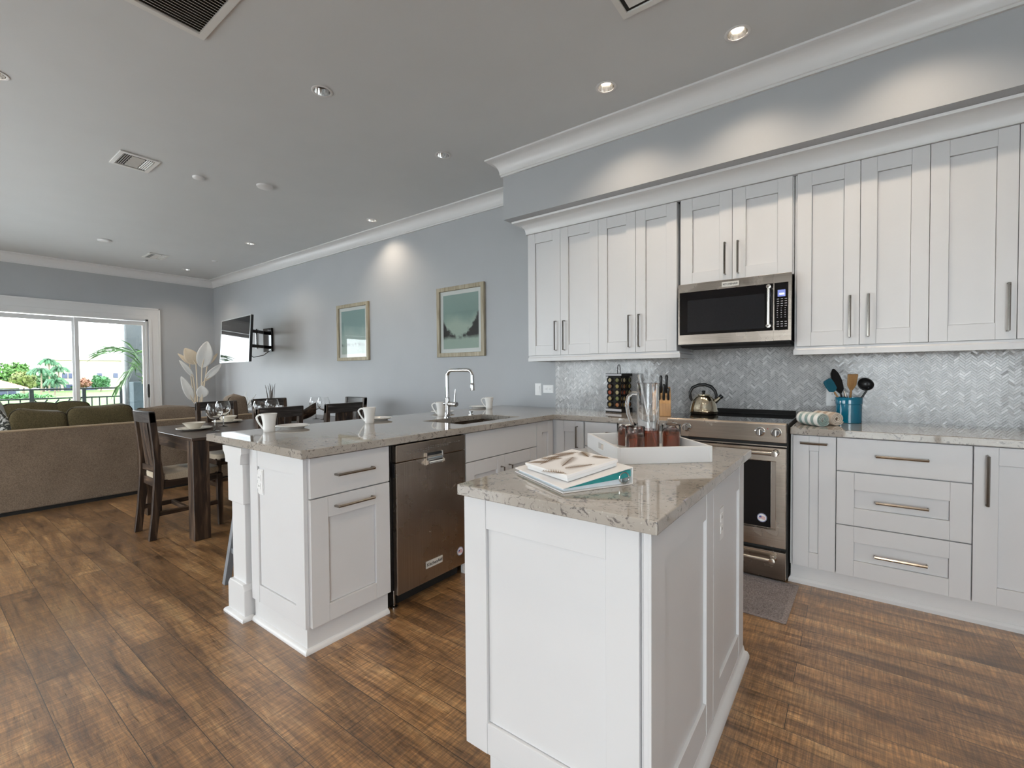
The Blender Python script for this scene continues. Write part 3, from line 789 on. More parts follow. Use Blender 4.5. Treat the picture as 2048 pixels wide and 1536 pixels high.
# ------------------------------------------------------------------ island
ICT = .905
t = thing('kitchen_island', 'white panelled kitchen island in the foreground', 'island', (.4, -2.13, 0))
P('body', MB().box(.121, .664, -2.672, -1.585, .101, .8715), M['cab'], t)
P('end_panel', shaker(ym(-2.672), .101, .655, .1, .8715, st=.085, rl=.093, th=.02, rec=.010), M['cab'], t, bev=.0012, seg=1)
P('filler_strip', hf(ym(-2.672), [.657, .664, .676, .684], [.0, .8715], [[.010], [.016], [.019]]), M['cab'], t, bev=.001, seg=1)
P('side_panel', shaker(xp(.664), -2.674, -2.1, .06, .8715, st=.085, rl=.105, th=.018, rec=.010), M['cab'], t, bev=.0012, seg=1)
P('side_panel', shaker(xp(.664), -2.096, -1.575, .06, .8715, st=.09, rl=.09, th=.018, rec=.010, rl2=.115), M['cab'], t, bev=.0012, seg=1)
P('toe_kick', MB().box(.17, .66, -2.660, -1.6, 0, .0995), M['trim'], t)
P('shoe_moulding', sweep([(.662, -2.682), (.682, -2.682), (.682, -1.565), (.64, -1.565)], [(-.02, 0), (.02, 0), (.02, .012), (.014, .028), (.004, .036), (0, .058), (-.02, .058)]), M['trim'], t, smooth=True)
tag(build('worktop', MB().box(.097, .707, -2.719, -1.548, .8725, ICT), M['stone'], bev=.003), 'speckled grey stone worktop on the foreground island', 'worktop')

# outlets and switches
M['slot'] = paint('dark_socket_slot', (.05, .05, .05), .5)
def outlet(label, mp, u, v, wdt, hgt, kind, cat='outlet'):
    o = mp(u, v, 0)
    t = thing('electrical_outlet' if kind != 'switch' else 'light_switch', label, cat, o)
    P('cover_plate', hf(mp, [u - wdt / 2, u - wdt / 2 + .006, u + wdt / 2 - .006, u + wdt / 2], [v - hgt / 2, v - hgt / 2 + .006, v + hgt / 2 - .006, v + hgt / 2], [[.003, .003, .003], [.003, .0055, .003], [.003, .003, .003]]), M['plate'], t)
    if kind == 'switch':
        P('rocker', hf(mp, [u - .017, u + .017], [v - .033, v, v + .033], [[.0075, .010]]), M['plate'], t)
    else:
        hz = kind == 'wide'
        for s_ in (-1, 1):
            cu, cv = (u + s_ * .024, v) if hz else (u, v + s_ * .021)
            sk = P('socket', hf(mp, [cu - .016, cu + .016], [cv - .014, cv + .014], [[.0075]]), M['plate'], t)
            for k in (-1, 1):
                P('slot', hf(lambda a, b, q: mp(a, b, q + .0072), [cu + k * .006 - .0012, cu + k * .006 + .0012], [cv - .004, cv + .005], [[.0006]]), M['slot'], sk)
outlet('white wall switch plate on the grey wall, left of the double outlet', ym(-.0), -1.402, 1.083, .072, .115, 'switch', 'switch')
outlet('wide white double outlet on the grey wall beside the tile edge', ym(-.0), -1.288, 1.087, .115, .075, 'wide')
outlet('white outlet on the tile wall behind the teal crock', ym(-.0085), .945, 1.065, .075, .115, 'tall')
outlet('white outlet on the end panel of the peninsula', ym(-2.6635), -1.285, .715, .070, .125, 'tall')
outlet('white outlet on the right side of the foreground island', xp(.6725), -1.963, .695, .075, .125, 'tall')

# ------------------------------------------------------------------ dishwasher
M['sticker_red'] = paint('sticker_red', (.55, .06, .07), .4)
M['sticker_blue'] = paint('sticker_blue', (.06, .08, .3), .4)
M['sticker_white'] = paint('sticker_white', (.8, .8, .8), .35)
M['badge'] = paint('silver_badge', (.66, .65, .62), .3, .15)
M['ink'] = paint('dark_lettering', (.03, .03, .03), .4)
M['inkgrey'] = paint('grey_lettering', (.18, .17, .16), .4)
M['inkpale'] = paint('pale_lettering', (.55, .55, .58), .4)
def sticker(root, mp, u, v, r):
    def disk(rad, q0, q1):
        n = 28; a = [(u + rad * math.cos(2 * PI * k / n), v + rad * math.sin(2 * PI * k / n)) for k in range(n)]
        return MB().add([mp(*p, q0) for p in a] + [mp(*p, q1) for p in a], [tuple(range(n)), tuple(range(n, 2 * n))] + [(k, (k + 1) % n, n + (k + 1) % n, n + k) for k in range(n)])
    s = P('round_sticker', disk(r, 0, .0005), M['sticker_white'], root, label='round red, white and blue flag sticker')
    P('sticker_ring', MB().add([mp(u + rr_ * math.cos(2 * PI * k / 28), v + rr_ * math.sin(2 * PI * k / 28), .0008) for rr_ in (r * .97, r * .86) for k in range(28)], [(k, (k + 1) % 28, 28 + (k + 1) % 28, 28 + k) for k in range(28)]), M['sticker_blue'], s)
    st = MB()
    for k in range(4):
        yy = v + r * (.30 - .2 * k)
        ln = math.sqrt(max(0, (r * .72) ** 2 - (yy - v) ** 2))
        pts = [(u - ln * (.0 if k < 2 else 1), yy), (u - ln * .1, yy + .05 * r), (u + ln, yy - .12 * r)]
        st.add([mp(p[0], p[1] + d, .0009) for p in pts for d in (-.045 * r, .045 * r)], [(0, 1, 3, 2), (2, 3, 5, 4)])
    P('sticker_stripes', st, M['sticker_red'], s)
    P('sticker_canton', MB().add([mp(u + a * r, v + b * r, .001) for a, b in ((-.66, .0), (-.1, .02), (-.08, .42), (-.5, .42))], [(0, 1, 2, 3)]), M['sticker_blue'], s)
t = thing('dishwasher', 'stainless steel dishwasher set into the peninsula', 'dishwasher', (-1.13, -1.93, 0))
D0, D1 = -2.205, -1.655
P('tub', MB().box(-1.40, -.876, D0 + .004, D1 - .004, .10, CB - .002), M['black'], t)
dx = -.874
P('door', hf(xp(dx), [-2.188, -1.664], [.082, .775], [[.034]]), M['steel_y'], t, bev=.004)
P('control_panel', hf(xp(dx), [-2.188, -1.664], [.777, .868], [[.034]]), M['steel_h'], t, bev=.004)
P('side_vent', MB().box(dx + .004, dx + .022, -2.1905, -2.1885, .70, .775), M['black'], t)
P('handle_pocket', MB().box(dx + .0345, dx + .0362, -1.985, -1.855, .738, .800), M['blackgloss'], t)
for ya in (-1.986, -1.862):
    P('handle_bracket', MB().prism([(dx + .0345, .802), (dx + .0345, .735), (dx + .040, .733), (dx + .058, .742), (dx + .058, .757), (dx + .044, .760), (dx + .044, .802)], 'y', ya, ya + .008), M['silver'], t, bev=.001)
P('handle_scoop', MB().prism([(dx + .0365 + .019 * (1 - math.cos(k / 8 * PI / 2)), .800 - .058 * math.sin(k / 8 * PI / 2)) for k in range(9)] + [(dx + .0580, .7435)] + [(dx + .0395 + .0165 * (1 - math.cos(k / 8 * PI / 2)), .800 - .0545 * math.sin(k / 8 * PI / 2)) for k in range(8, -1, -1)], 'y', -1.977, -1.863), M['chrome'], t, smooth=True)
bp2 = P('badge', hf(xp(dx + .034), [-1.992, -1.866], [.157, .196], [[.004]]), M['badge'], t, bev=.001)
P('badge_lettering', text_mb('KitchenAid', .026, xp(dx + .034)(-1.929, .1765, .0045), (0, 1, 0), (0, 0, 1), extra_w=.0004), M['ink'], bp2)
sticker(t, xp(dx + .034), -1.716, .170, .026)
lg = MB(); rr = random.Random(2)
for y0, n, zz in ((-2.12, 9, .826), (-2.12, 9, .815), (-1.97, 14, .835), (-1.95, 8, .824)):
    for k in range(n):
        yy = y0 + k * .019
        lg.add([xp(dx)(yy + a, zz + b, .0345) for a, b in ((0, 0), (rr.uniform(.008, .013), 0), (.011, .0035), (0, .0035))], [(0, 1, 2, 3)])
P('control_legend', lg, M['inkgrey'], t)
P('toe_panel', MB().box(-.93, -.915, D0 + .01, D1 - .01, 0, .098), M['blackmatte'], t)
P('levelling_foot', MB().lathe([(0, 0), (.02, 0), (.02, .008), (.008, .012), (.008, .1), (0, .1)], (-.895, -2.17, 0), 14), M['nickel'], t, smooth=True)

# ------------------------------------------------------------------ range
t = thing('range_cooker', 'stainless steel slide-in range with a black glass cooktop', 'range', (.41, -.35, 0))
a0, a1 = .072, .748
P('body', MB().box(a0 - .004, a1 + .004, -.655, -.02, .03, .926), M['blackmatte'], t)
P('cooktop', MB().box(a0 - .003, a1 + .003, -.655, -.012, .9265, .937), M['blackgloss'], t, bev=.003)
P('rear_vent', MB().prism([(-.012, .9375), (-.012, .966), (-.03, .967), (-.075, .944), (-.075, .9375)], 'x', .085, .735), M['blackmatte'], t, bev=.002)
P('control_panel', MB().prism([(-.654, .940), (-.690, .940), (-.700, .932), (-.695, .826), (-.654, .826)], 'x', a0, a1), M['steel_h'], t, bev=.003)
for kx in (.115, .197, .614, .697):
    k = P('knob', MB().lathe([(0, 0), (.027, 0), (.027, .006), (.022, .010), (.020, .034), (.017, .038), (0, .038)], (kx, -.6975, .886), 28, (0, -1, 0)), M['chrome'], t, smooth=True)
    P('knob_grip', MB().box(kx - .0035, kx + .0035, -.745, -.7352, .868, .904), M['silver'], k, bev=.0015)
P('indicator_light', MB().lathe([(0, 0), (.003, 0), (.003, .001), (0, .001)], (.655, -.6985, .905), 10, (0, -1, 0)), M['sticker_red'], t)
P('panel_trim', MB().box(a0, a1, -.672, -.655, .800, .806), M['steel_h'], t)
rf = ym(-.657)
W0, W1, Z0, Z1 = .125, .695, .315, .715
P('oven_door', hf(rf, [a0, W0, W1, a1], [.214, Z0, Z1, .795], [[.038, .038, .038], [.038, .010, .038], [.038, .038, .038]]), M['steel_h'], t, bev=.003)
P('oven_window', hf(rf, [W0 + .022, W1 - .026], [Z0 + .006, Z1 - .002], [[.018]]), M['blackgloss'], t)
P('window_surround', hf(rf, [W0 + .001, W0 + .022, W1 - .026, W1 - .001], [Z0 + .001, Z1 - .001], [[.0165], [.0104], [.0165]]), M['silver'], t, label='pale bevelled steel edge of the oven window')
sticker(t, lambda u, v, q: rf(u, v, q + .0183), .624, .373, .026)
def towel_bar(root, u0, u1, v, th, name='handle'):
    h = P(name, MB().tube([rf(u0, v, th + .052), rf(u1, v, th + .052)], .0115, 16), M['silver'], root, smooth=True)
    for u in (u0 + .01, u1 - .01):
        P('handle_bracket', MB().lathe([(0, 0), (.020, 0), (.019, .006), (.011, .014), (.011, .048), (.016, .054), (.016, .064), (0, .066)], rf(u, v, th), 20, (0, -1, 0)), M['silver'], h, smooth=True)
towel_bar(t, .115, .705, .768, .0382)
P('warming_drawer', hf(rf, [a0, a1], [.03, .19], [[.036]]), M['steel_h'], t, bev=.003)
towel_bar(t, .125, .695, .150, .0362, 'drawer_handle')
P('toe_recess', MB().box(a0 + .02, a1 - .02, -.62, -.05, 0, .029), M['blackmatte'], t)

# ------------------------------------------------------------------ microwave
t = thing('microwave_oven', 'stainless steel microwave mounted over the range', 'microwave', (.4, -.2, 1.43))
m0, m1 = .057, .742
f = ym(-.375)
P('case', MB().box(m0 + .002, m1 - .002, -.374, -.012, 1.432, 1.8505), M['black'], t)
P('underside_grille', MB().prism([(-.400, 1.4318), (-.400, 1.425), (-.36, 1.410), (-.03, 1.410), (-.03, 1.4318)], 'x', m0 + .01, m1 - .01), M['blackmatte'], t)
P('front_frame', hf(f, [m0, .066, .645, .648, .726, m1], [1.432, 1.497, 1.793, 1.8505], [[.04, .04, .04], [.04, .030, .04], [.039, .030, .039], [.04, .030, .04], [.04, .04, .04]]), M['steel_h'], t, bev=.002)
dg = P('door_glass', hf(f, [.067, .643], [1.498, 1.792], [[.0385]]), M['blackgloss'], t, bev=.002)
M['mwwin'] = paint('smoked_window', (.018, .019, .022), .09, var=.2, scale=400)
P('window', hf(f, [.120, .595], [1.515, 1.735], [[.0390]]), M['mwwin'], dg)
cp = P('control_panel', hf(f, [.650, .725], [1.498, 1.792], [[.0385]]), M['blackgloss'], t, bev=.002)
M['lcd'] = emit('lit_clock_display', (.16, .20, .50), .5)
M['digits'] = emit('lit_digits', (.9, .95, 1), 1.6)
dsp = P('display', hf(f, [.668, .710], [1.706, 1.748], [[.0393]]), M['lcd'], cp)
P('clock_digits', text_mb('4:06', .017, f(.690, 1.722, .0396), (1, 0, 0), (0, 0, 1), extra_w=.0003), M['digits'], dsp)
lg = MB()
for r_ in range(13):
    for c_ in range(3):
        if r_ in (9,): continue
        uu, vv = .664 + c_ * .021, 1.690 - r_ * .0142
        ww = .006 if r_ < 4 or r_ > 9 else .003
        lg.add([f(uu + a, vv + b, .0389) for a, b in ((0, 0), (ww * 2, 0), (ww * 2, .0032), (0, .0032))], [(0, 1, 2, 3)])
P('key_legend', lg, M['inkpale'], cp)
h = P('handle', MB().tube([f(.622, 1.515, .075), f(.622, 1.78, .075)], .0095, 14), M['silver'], t, smooth=True)
for zz in (1.525, 1.77):
    P('handle_bracket', MB().lathe([(0, 0), (.011, 0), (.009, .01), (.009, .03), (.013, .034), (.013, .045), (0, .047)], f(.622, zz, .038), 16, (0, -1, 0)), M['silver'], h, smooth=True)
bd = P('badge', hf(f, [.343, .447], [1.803, 1.836], [[.043]]), M['badge'], t, bev=.001)
P('badge_lettering', text_mb('KITCHENAID', .0155, f(.395, 1.8195, .0436), (1, 0, 0), (0, 0, 1), extra_w=.0003), M['ink'], bd)

# ------------------------------------------------------------------ faucet
t = thing('kitchen_faucet', 'chrome square-arched kitchen faucet at the peninsula sink', 'faucet', (-1.375, -1.27, CT))
def arc(c, r, a0, a1, ex, ez, n=7): return [Vector(c) + Vector(ex) * r * math.cos(a0 + (a1 - a0) * k / n) + Vector(ez) * r * math.sin(a0 + (a1 - a0) * k / n) for k in range(n + 1)]
ex, ez = (1, 0, 0), (0, 0, 1)
r_ = .045; zt = 1.265; xa, xb, yf = -1.375, -1.125, -1.27
pts = [(xa, yf, CT + .02), (xa, yf, zt - r_)] + arc((xa + r_, yf, zt - r_), r_, PI, PI / 2, ex, ez) + arc((xb - r_, yf, zt - r_), r_, PI / 2, 0, ex, ez) + [(xb, yf, 1.165)]
P('spout', MB().tube(pts, .0135, 14), M['chrome'], t, smooth=True)
P('spray_head', MB().lathe([(0, 0), (.0145, 0), (.0155, .006), (.0155, .05), (.0135, .055)], (xb, yf, 1.118), 18), M['chrome'], t, smooth=True)
P('base', MB().lathe([(0, 0), (.027, 0), (.027, .005), (.021, .010), (.020, .145), (.014, .15)], (xa, yf, CT), 20), M['chrome'], t, smooth=True)
P('mixer_body', MB().lathe([(0, 0), (.017, .0), (.019, .004), (.019, .12), (.016, .125), (0, .125)], (xa - .03, yf, 1.015), 18, (1, 0, 0)), M['chrome'], t, smooth=True)
P('lever', MB().tube([(xa + .075, yf, 1.03), (xa + .075, yf, 1.06), (xa + .083, yf, 1.125)], [.008, .006, .004], 10), M['chrome'], t, smooth=True)
P_ = MB().lathe([(0, 0), (.02, 0), (.02, .006), (.014, .012), (.014, .02), (.018, .024), (.018, .03), (0, .032)], (0, 0, 0), 18)
o = build('soap_dispenser', P_, M['chrome'], smooth=True); o.location = (-1.385, -1.0, CT); tag(o, 'small chrome cap beside the faucet on the worktop', 'soap dispenser')

# ------------------------------------------------------------------ mugs and plates on the peninsula
def mug(loc, rz, label):
    t = thing('coffee_mug', label, 'mug', loc, rz, 'white mugs on the peninsula')
    build('cup', MB().lathe([(0, .0), (.029, 0), (.031, .003), (.031, .02), (.034, .055), (.043, .105), (.0415, .1055), (.040, .104), (.0315, .055), (.0285, .012), (0, .009)], n=36), M['china'], t, smooth=True)
    pts = [(.037, 0, .092)] + [(.037 + .036 * math.sin(a) * (1.0 if a < PI / 2 else .95), 0, .078 + .022 * math.cos(a)) for a in [PI * .15, PI * .3, PI * .45, PI * .6]] + [(.062, 0, .055), (.050, 0, .037), (.040, 0, .024), (.031, 0, .014)]
    build('handle', MB().tube(pts, [.0055] * 5 + [.005] * (len(pts) - 5), 10), M['china'], t, smooth=True)
    return t
hang = math.radians(36.7 + 180)
def plate(name, loc, r, label, cat, m=None, grp=None):
    o = build(name, MB().lathe([(0, .003), (r * .55, .003), (r * .62, .0), (r * .66, .0), (r * .72, .006), (r, .016), (r * .99, .019), (r * .7, .0105), (r * .62, .0075), (0, .0075)], n=48), m or M['china'], smooth=True)
    o.location = loc
    return tag(o, label, cat, grp)
MG = [(-1.632, -2.452, 'white mug nearest the end of the peninsula'), (-1.54, -1.84, 'white mug second from the peninsula end, left of the faucet'), (-1.525, -1.19, 'white mug directly left of the chrome faucet'), (-1.66, -.44, 'white mug farthest back, right of the faucet')]
for x, y, lb in MG: mug((x, y, CT), hang, lb)
PL = [(-1.70, -2.28, 'white plate behind the mug at the end of the peninsula'), (-1.66, -1.68, 'white plate behind the second mug from the peninsula end'), (-1.68, -1.02, 'white plate behind the mug next to the faucet'), (-1.80, -.42, 'white plate behind the farthest mug')]
for x, y, lb in PL: plate('side_plate', (x, y, CT), .098, lb, 'plate', None, 'white plates on the peninsula')

# ------------------------------------------------------------------ spice rack
t = thing('spice_rack', 'black tower spice rack full of jars under the wall cabinets', 'spice rack', (-.50, -.16, CT), math.radians(-12))
build('base', MB().box(-.078, .078, -.078, .078, .0, .035), M['blackmatte'], t, bev=.003)
build('base_trim', MB().box(-.080, .080, -.0805, -.0785, .012, .030), M['inkpale'], t)
build('core', MB().box(-.062, .062, -.062, .062, .035, .295), M['blackmatte'], t)
build('top', MB().box(-.078, .078, -.078, .078, .295, .318), M['blackmatte'], t, bev=.003)
build('top_trim', MB().box(-.080, .080, -.0805, -.0785, .300, .313), M['inkpale'], t)
build('carrying_handle', MB().tube([(-.012, 0, .318), (-.013, 0, .36), (-.008, 0, .385), (0, 0, .392), (.008, 0, .385), (.013, 0, .36), (.012, 0, .318)], .0035, 8), M['blackgloss'], t, smooth=True)
SPC = [(.30, .20, .05), (.35, .12, .03), (.42, .30, .12), (.20, .22, .06), (.38, .08, .03), (.45, .38, .2), (.25, .12, .05), (.33, .26, .08), (.5, .42, .25), (.16, .16, .05)]
spm = [paint('spice_filling', c, .5, var=.3, scale=300) for c in SPC]
q = 0
for side in range(4):
    rot = Matrix.Rotation(side * PI / 2, 3, 'Z')
    for r_ in range(5):
        for c_ in (-1, 1):
            p = rot @ Vector((c_ * .036, -.0615, 0)); zz = .064 + r_ * .05
            d = rot @ Vector((0, -1, -.0))
            o = build('spice_jar', MB().lathe([(0, -.0), (.020, 0), (.021, .003), (.0205, .012), (.017, .015), (0, .0155)], (p.x, p.y, zz), 16, d), spm[q % 10], smooth=True)
            o.parent = t
            l = build('jar_lid', MB().lathe([(.0165, .0152), (.022, .006), (.0235, .010), (.0235, .017), (.0205, .0195), (.0168, .0175)], (p.x, p.y, zz), 16, d, True), M['black'], o, smooth=True)
            q += 1

# ------------------------------------------------------------------ knife block
t = thing('knife_block', 'light wooden knife block with black-handled knives left of the range', 'knife block', (-.085, -.30, CT), math.radians(20))
build('block', MB().prism([(-.06, 0), (.065, 0), (.085, .05), (.045, .215), (-.005, .20), (-.06, .095)], 'x', -.05, .05), M['bamboo'], t, bev=.004)
tilt = Vector((0, -.12, .99)).normalized()
k = 0
for kx, ky, kz, ln, rr_ in ((-.032, -.045, .120, .10, .010), (.0, -.045, .120, .12, .010), (.032, -.045, .120, .09, .0095), (-.020, -.018, .172, .13, .011), (.020, -.018, .172, .135, .011)):
    o = build('kitchen_knife', MB().tube([Vector((kx, ky, kz)) + tilt * s for s in (0, .012, ln * .5, ln * .9, ln)], [rr_ * .8, rr_, rr_ * .85, rr_ * 1.05, rr_ * .6], 10), M['black'], smooth=True)
    o.location = t.location; o.rotation_euler = t.rotation_euler
    tag(o, ['black knife handle at the front left of the wooden block', 'tallest black knife handle in the middle of the block front', 'short black knife handle at the front right of the block', 'black knife handle at the rear left of the block', 'black knife handle at the rear right of the block'][k], 'knife', 'knives in the wooden block'); k += 1

# ------------------------------------------------------------------ kettle
M['kettle'] = paint('polished_kettle_steel', (.78, .70, .54), .14, 1, var=.02)
t = thing('tea_kettle', 'polished steel kettle with a black arched handle on the cooktop', 'kettle', (.19, -.26, .937), math.radians(20))
build('body', MB().lathe([(0, .0), (.085, 0), (.093, .006), (.097, .022), (.091, .030), (.088, .05), (.078, .09), (.06, .12), (.045, .134), (0, .136)], n=40), M['kettle'], t, smooth=True)
build('lid', MB().lathe([(0, .136), (.044, .1345), (.043, .141), (.02, .147), (0, .148)], n=28), M['kettle'], t, smooth=True)
build('lid_knob', MB().lathe([(.0, .146), (.008, .148), (.013, .158), (.010, .168), (0, .170)], n=16), M['black'], t, smooth=True)
hp = [(-.078, 0, .095), (-.090, 0, .125), (-.092, 0, .155), (-.075, 0, .19), (-.035, 0, .208), (.01, 0, .210), (.05, 0, .196), (.075, 0, .165), (.084, 0, .135), (.08, 0, .11)]
build('handle', MB().tube(hp, [.008, .010, .010, .011, .012, .012, .012, .011, .010, .008], 10), M['black'], t, smooth=True)
build('spout', MB().tube([(.066, 0, .085), (.092, 0, .105), (.110, 0, .122)], [.02, .015, .012], 12), M['kettle'], t, smooth=True)
build('spout_whistle', MB().tube([(.106, 0, .118), (.122, 0, .133)], [.0155, .014], 12), M['black'], t, smooth=True)

# ------------------------------------------------------------------ towels, crock, utensils
def check_mat(name, c0, c1, c2, s):
    m, nt, b = new_mat(name)
    v = coords(nt, (s, s, s), 'UV')
    def stripe(axis):
        sp = N(nt, 'ShaderNodeSeparateXYZ'); nt.links.new(v, sp.inputs[0])
        md = N(nt, 'ShaderNodeMath', operation='FRACT'); nt.links.new(sp.outputs[axis], md.inputs[0])
        gt = N(nt, 'ShaderNodeMath', operation='GREATER_THAN', i_1=.5); nt.links.new(md.outputs[0], gt.inputs[0]); return gt.outputs[0]
    a, bb = stripe(0), stripe(1)
    m1 = N(nt, 'ShaderNodeMix', data_type='RGBA'); m1.inputs[6].default_value = (*c0, 1); m1.inputs[7].default_value = (*c1, 1); nt.links.new(a, m1.inputs[0])
    m2 = N(nt, 'ShaderNodeMix', data_type='RGBA'); m2.inputs[7].default_value = (*c2, 1); nt.links.new(m1.outputs[2], m2.inputs[6])
    ml = N(nt, 'ShaderNodeMath', operation='MULTIPLY', i_1=.45); nt.links.new(bb, ml.inputs[0]); nt.links.new(ml.outputs[0], m2.inputs[0])
    nt.links.new(m2.outputs[2], b.inputs['Base Color']); b.inputs['Roughness'].default_value = .95
    tc = coords(nt, (1, 1, 1)); n = N(nt, 'ShaderNodeTexNoise', i_Scale=500.0); nt.links.new(tc, n.inputs['Vector'])
    bp = N(nt, 'ShaderNodeBump', i_Strength=.4, i_Distance=.002); nt.links.new(n.outputs['Fac'], bp.inputs['Height']); nt.links.new(bp.outputs[0], b.inputs['Normal'])
    return m
def towel(loc, rz, L, r, m, label):
    """a towel rolled up: a spiral sheet with thickness, along local x"""
    turns, n, th = 3.2, 90, .0075
    spi = []
    for k in range(n + 1):
        a = turns * 2 * PI * k / n
        spi.append((a, .004 + (r - .004) * k / n))
    vs, fs, uv = [], [], []
    nl = 14
    for k, (a, rr_) in enumerate(spi):
        for j in range(nl + 1):
            x = (j / nl - .5) * L
            q = rr_ + .0012 * noise.noise((x * 40, math.cos(a) * 2, math.sin(a) * 2)) - (.004 if j in (0, nl) else 0) * (k / n)
            vs.append((x, q * math.cos(a + 4.6), q * math.sin(a + 4.6) * .93 + r * .95)); uv.append((j / nl, k / n))
    for k in range(n):
        for j in range(nl):
            i = k * (nl + 1) + j
            fs.append((i, i + 1, i + nl + 2, i + nl + 1))
    me = bpy.data.meshes.new('rolled_towel'); me.from_pydata(vs, [], fs)
    ul = me.uv_layers.new(name='UVMap')
    for lp in me.loops: ul.data[lp.index].uv = uv[lp.vertex_index]
    me.materials.append(m); me.shade_smooth()
    o = bpy.data.objects.new('rolled_towel', me); C.objects.link(o); o.location = loc; o.rotation_euler = (0, 0, rz)
    md = o.modifiers.new('thick', 'SOLIDIFY'); md.thickness = th; md.offset = -1
    return tag(o, label, 'towel', 'rolled towels on the worktop')
M['towel_green'] = check_mat('grey_green_check_cloth', (.78, .77, .74), (.27, .36, .34), (.55, .58, .55), 3.6)
M['towel_beige'] = check_mat('beige_check_cloth', (.70, .64, .57), (.46, .36, .28), (.62, .54, .47), 3.0)
towel((.858, -.455, CT + .004), math.radians(-46), .165, .040, M['towel_green'], 'rolled white and grey-green checked towel in front')
towel((.925, -.345, CT + .004), math.radians(-50), .165, .040, M['towel_beige'], 'rolled beige checked towel behind the green one')
M['teal'] = paint('teal_glaze', (.0, .155, .26), .1, var=.08, coat=.6)
M['tealrub'] = paint('teal_silicone', (.01, .12, .18), .4)
t = thing('utensil_crock', 'teal glazed crock holding cooking utensils', 'crock', (1.03, -.15, CT))
build('crock', MB().lathe([(0, 0), (.064, 0), (.067, .003), (.068, .115), (.071, .118), (.072, .156), (.070, .160), (.064, .159), (.063, .15), (.062, .012), (0, .010)], n=44), M['teal'], t, smooth=True)
def utensil(name, label, base, tip, hr, hm, head=None, headm=None, cat='utensil'):
    r = thing(name, label, cat, tuple(Vector(base)), 0, 'utensils in the teal crock')
    d = Vector(tip) - Vector(base)
    build('shaft', MB().tube([d * k for k in (0, .33, .66, 1)], [hr, hr * 1.05, hr, hr * .8], 10), hm, r, smooth=True)
    if head:
        dn = d.normalized(); side = Vector((.80, .60, 0)); side = (side - dn * side.dot(dn)).normalized(); nn = dn.cross(side)
        L, pr, th = head
        mb = MB()
        o2 = [(w_ * s_, l_) for s_ in (1,) for w_, l_ in pr] + [(-w_, l_) for w_, l_ in pr[::-1]]
        vs = [d * .97 + side * a + dn * l_ + nn * q_ for q_ in (-th / 2, th / 2) for a, l_ in o2]
        n_ = len(o2)
        mb.add(vs, [tuple(range(n_))[::-1], tuple(range(n_, 2 * n_))] + [(i, (i + 1) % n_, n_ + (i + 1) % n_, n_ + i) for i in range(n_)])
        build('head', mb, headm or hm, r, bev=.0015)
    return r
cz = CT + .012
utensil('silicone_spatula', 'teal silicone spatula leaning left in the crock', (1.05, -.14, cz), (.952, -.19, 1.115), .0055, M['spoonwood'], (.09, [(.008, 0), (.026, .012), (.029, .05), (.027, .078), (.018, .086)], .012), M['tealrub'])
utensil('turner', 'tall black slotted turner standing in the crock', (1.03, -.16, cz), (.985, -.105, 1.10), .006, M['black'], (.15, [(.007, 0), (.030, .03), (.034, .09), (.026, .14), (.006, .17)], .006))
utensil('wooden_turner', 'flat wooden turner in the middle of the crock', (1.025, -.14, cz), (1.042, -.165, 1.125), .007, M['spoonwood'], (.1, [(.009, 0), (.027, .03), (.032, .095), (.030, .10)], .006))
ld = utensil('ladle', 'black ladle leaning right in the crock', (1.02, -.16, cz), (1.128, -.13, 1.135), .006, M['black'])
lm = MB()
def bowlf(u, v):
    a = 2 * PI * u; ph = (v) * PI / 2
    p = Vector((math.cos(a) * math.sin(ph), math.sin(a) * math.sin(ph), -math.cos(ph))) * .042
    return p
lm.surf(bowlf, 28, 10, cu=True)
lo = build('bowl', lm, M['black'], ld, smooth=True); lo.location = (.095, .0, .232); lo.rotation_euler = (math.radians(62), 0, math.radians(20))
md = lo.modifiers.new('thick', 'SOLIDIFY'); md.thickness = .003
utensil('whisk_handle', 'short pale metal handle in the crock', (1.04, -.17, cz), (1.008, -.20, 1.115), .008, M['silver'])

# ------------------------------------------------------------------ island tray with drinks
ta = math.atan2(.238, .263)
t = thing('serving_tray', 'white square serving tray on the island, holding drinks', 'tray', (.365, -1.895, ICT), ta)
hx, hy, th, hh = .18, .21, .012, .06
build('tray_floor', MB().box(-hx + th, hx - th, -hy + th, hy - th, .0, .009), M['trim'], t)
build('long_side', MB().box(hx - th, hx, -hy, hy, 0, hh), M['trim'], t, bev=.0015)
for s_ in (-1, 1):
    build('end_wall', MB().box(-hx + th, hx - th, s_ * hy - (th if s_ > 0 else 0), s_ * hy + (th if s_ < 0 else 0), 0, hh), M['trim'], t, bev=.0015)
sd = MB()
x0, x1 = -hx, -hx + th
for bx in ((-hy, -.035, 0, hh), (.035, hy, 0, hh), (-.035, .035, 0, .022), (-.035, .035, .046, hh)): sd.box(x0, x1, bx[0], bx[1], bx[2], bx[3])
ts2 = build('handle_side', sd, M['trim'], t, label='tray side with a hand slot')
FZ = ICT + .0095
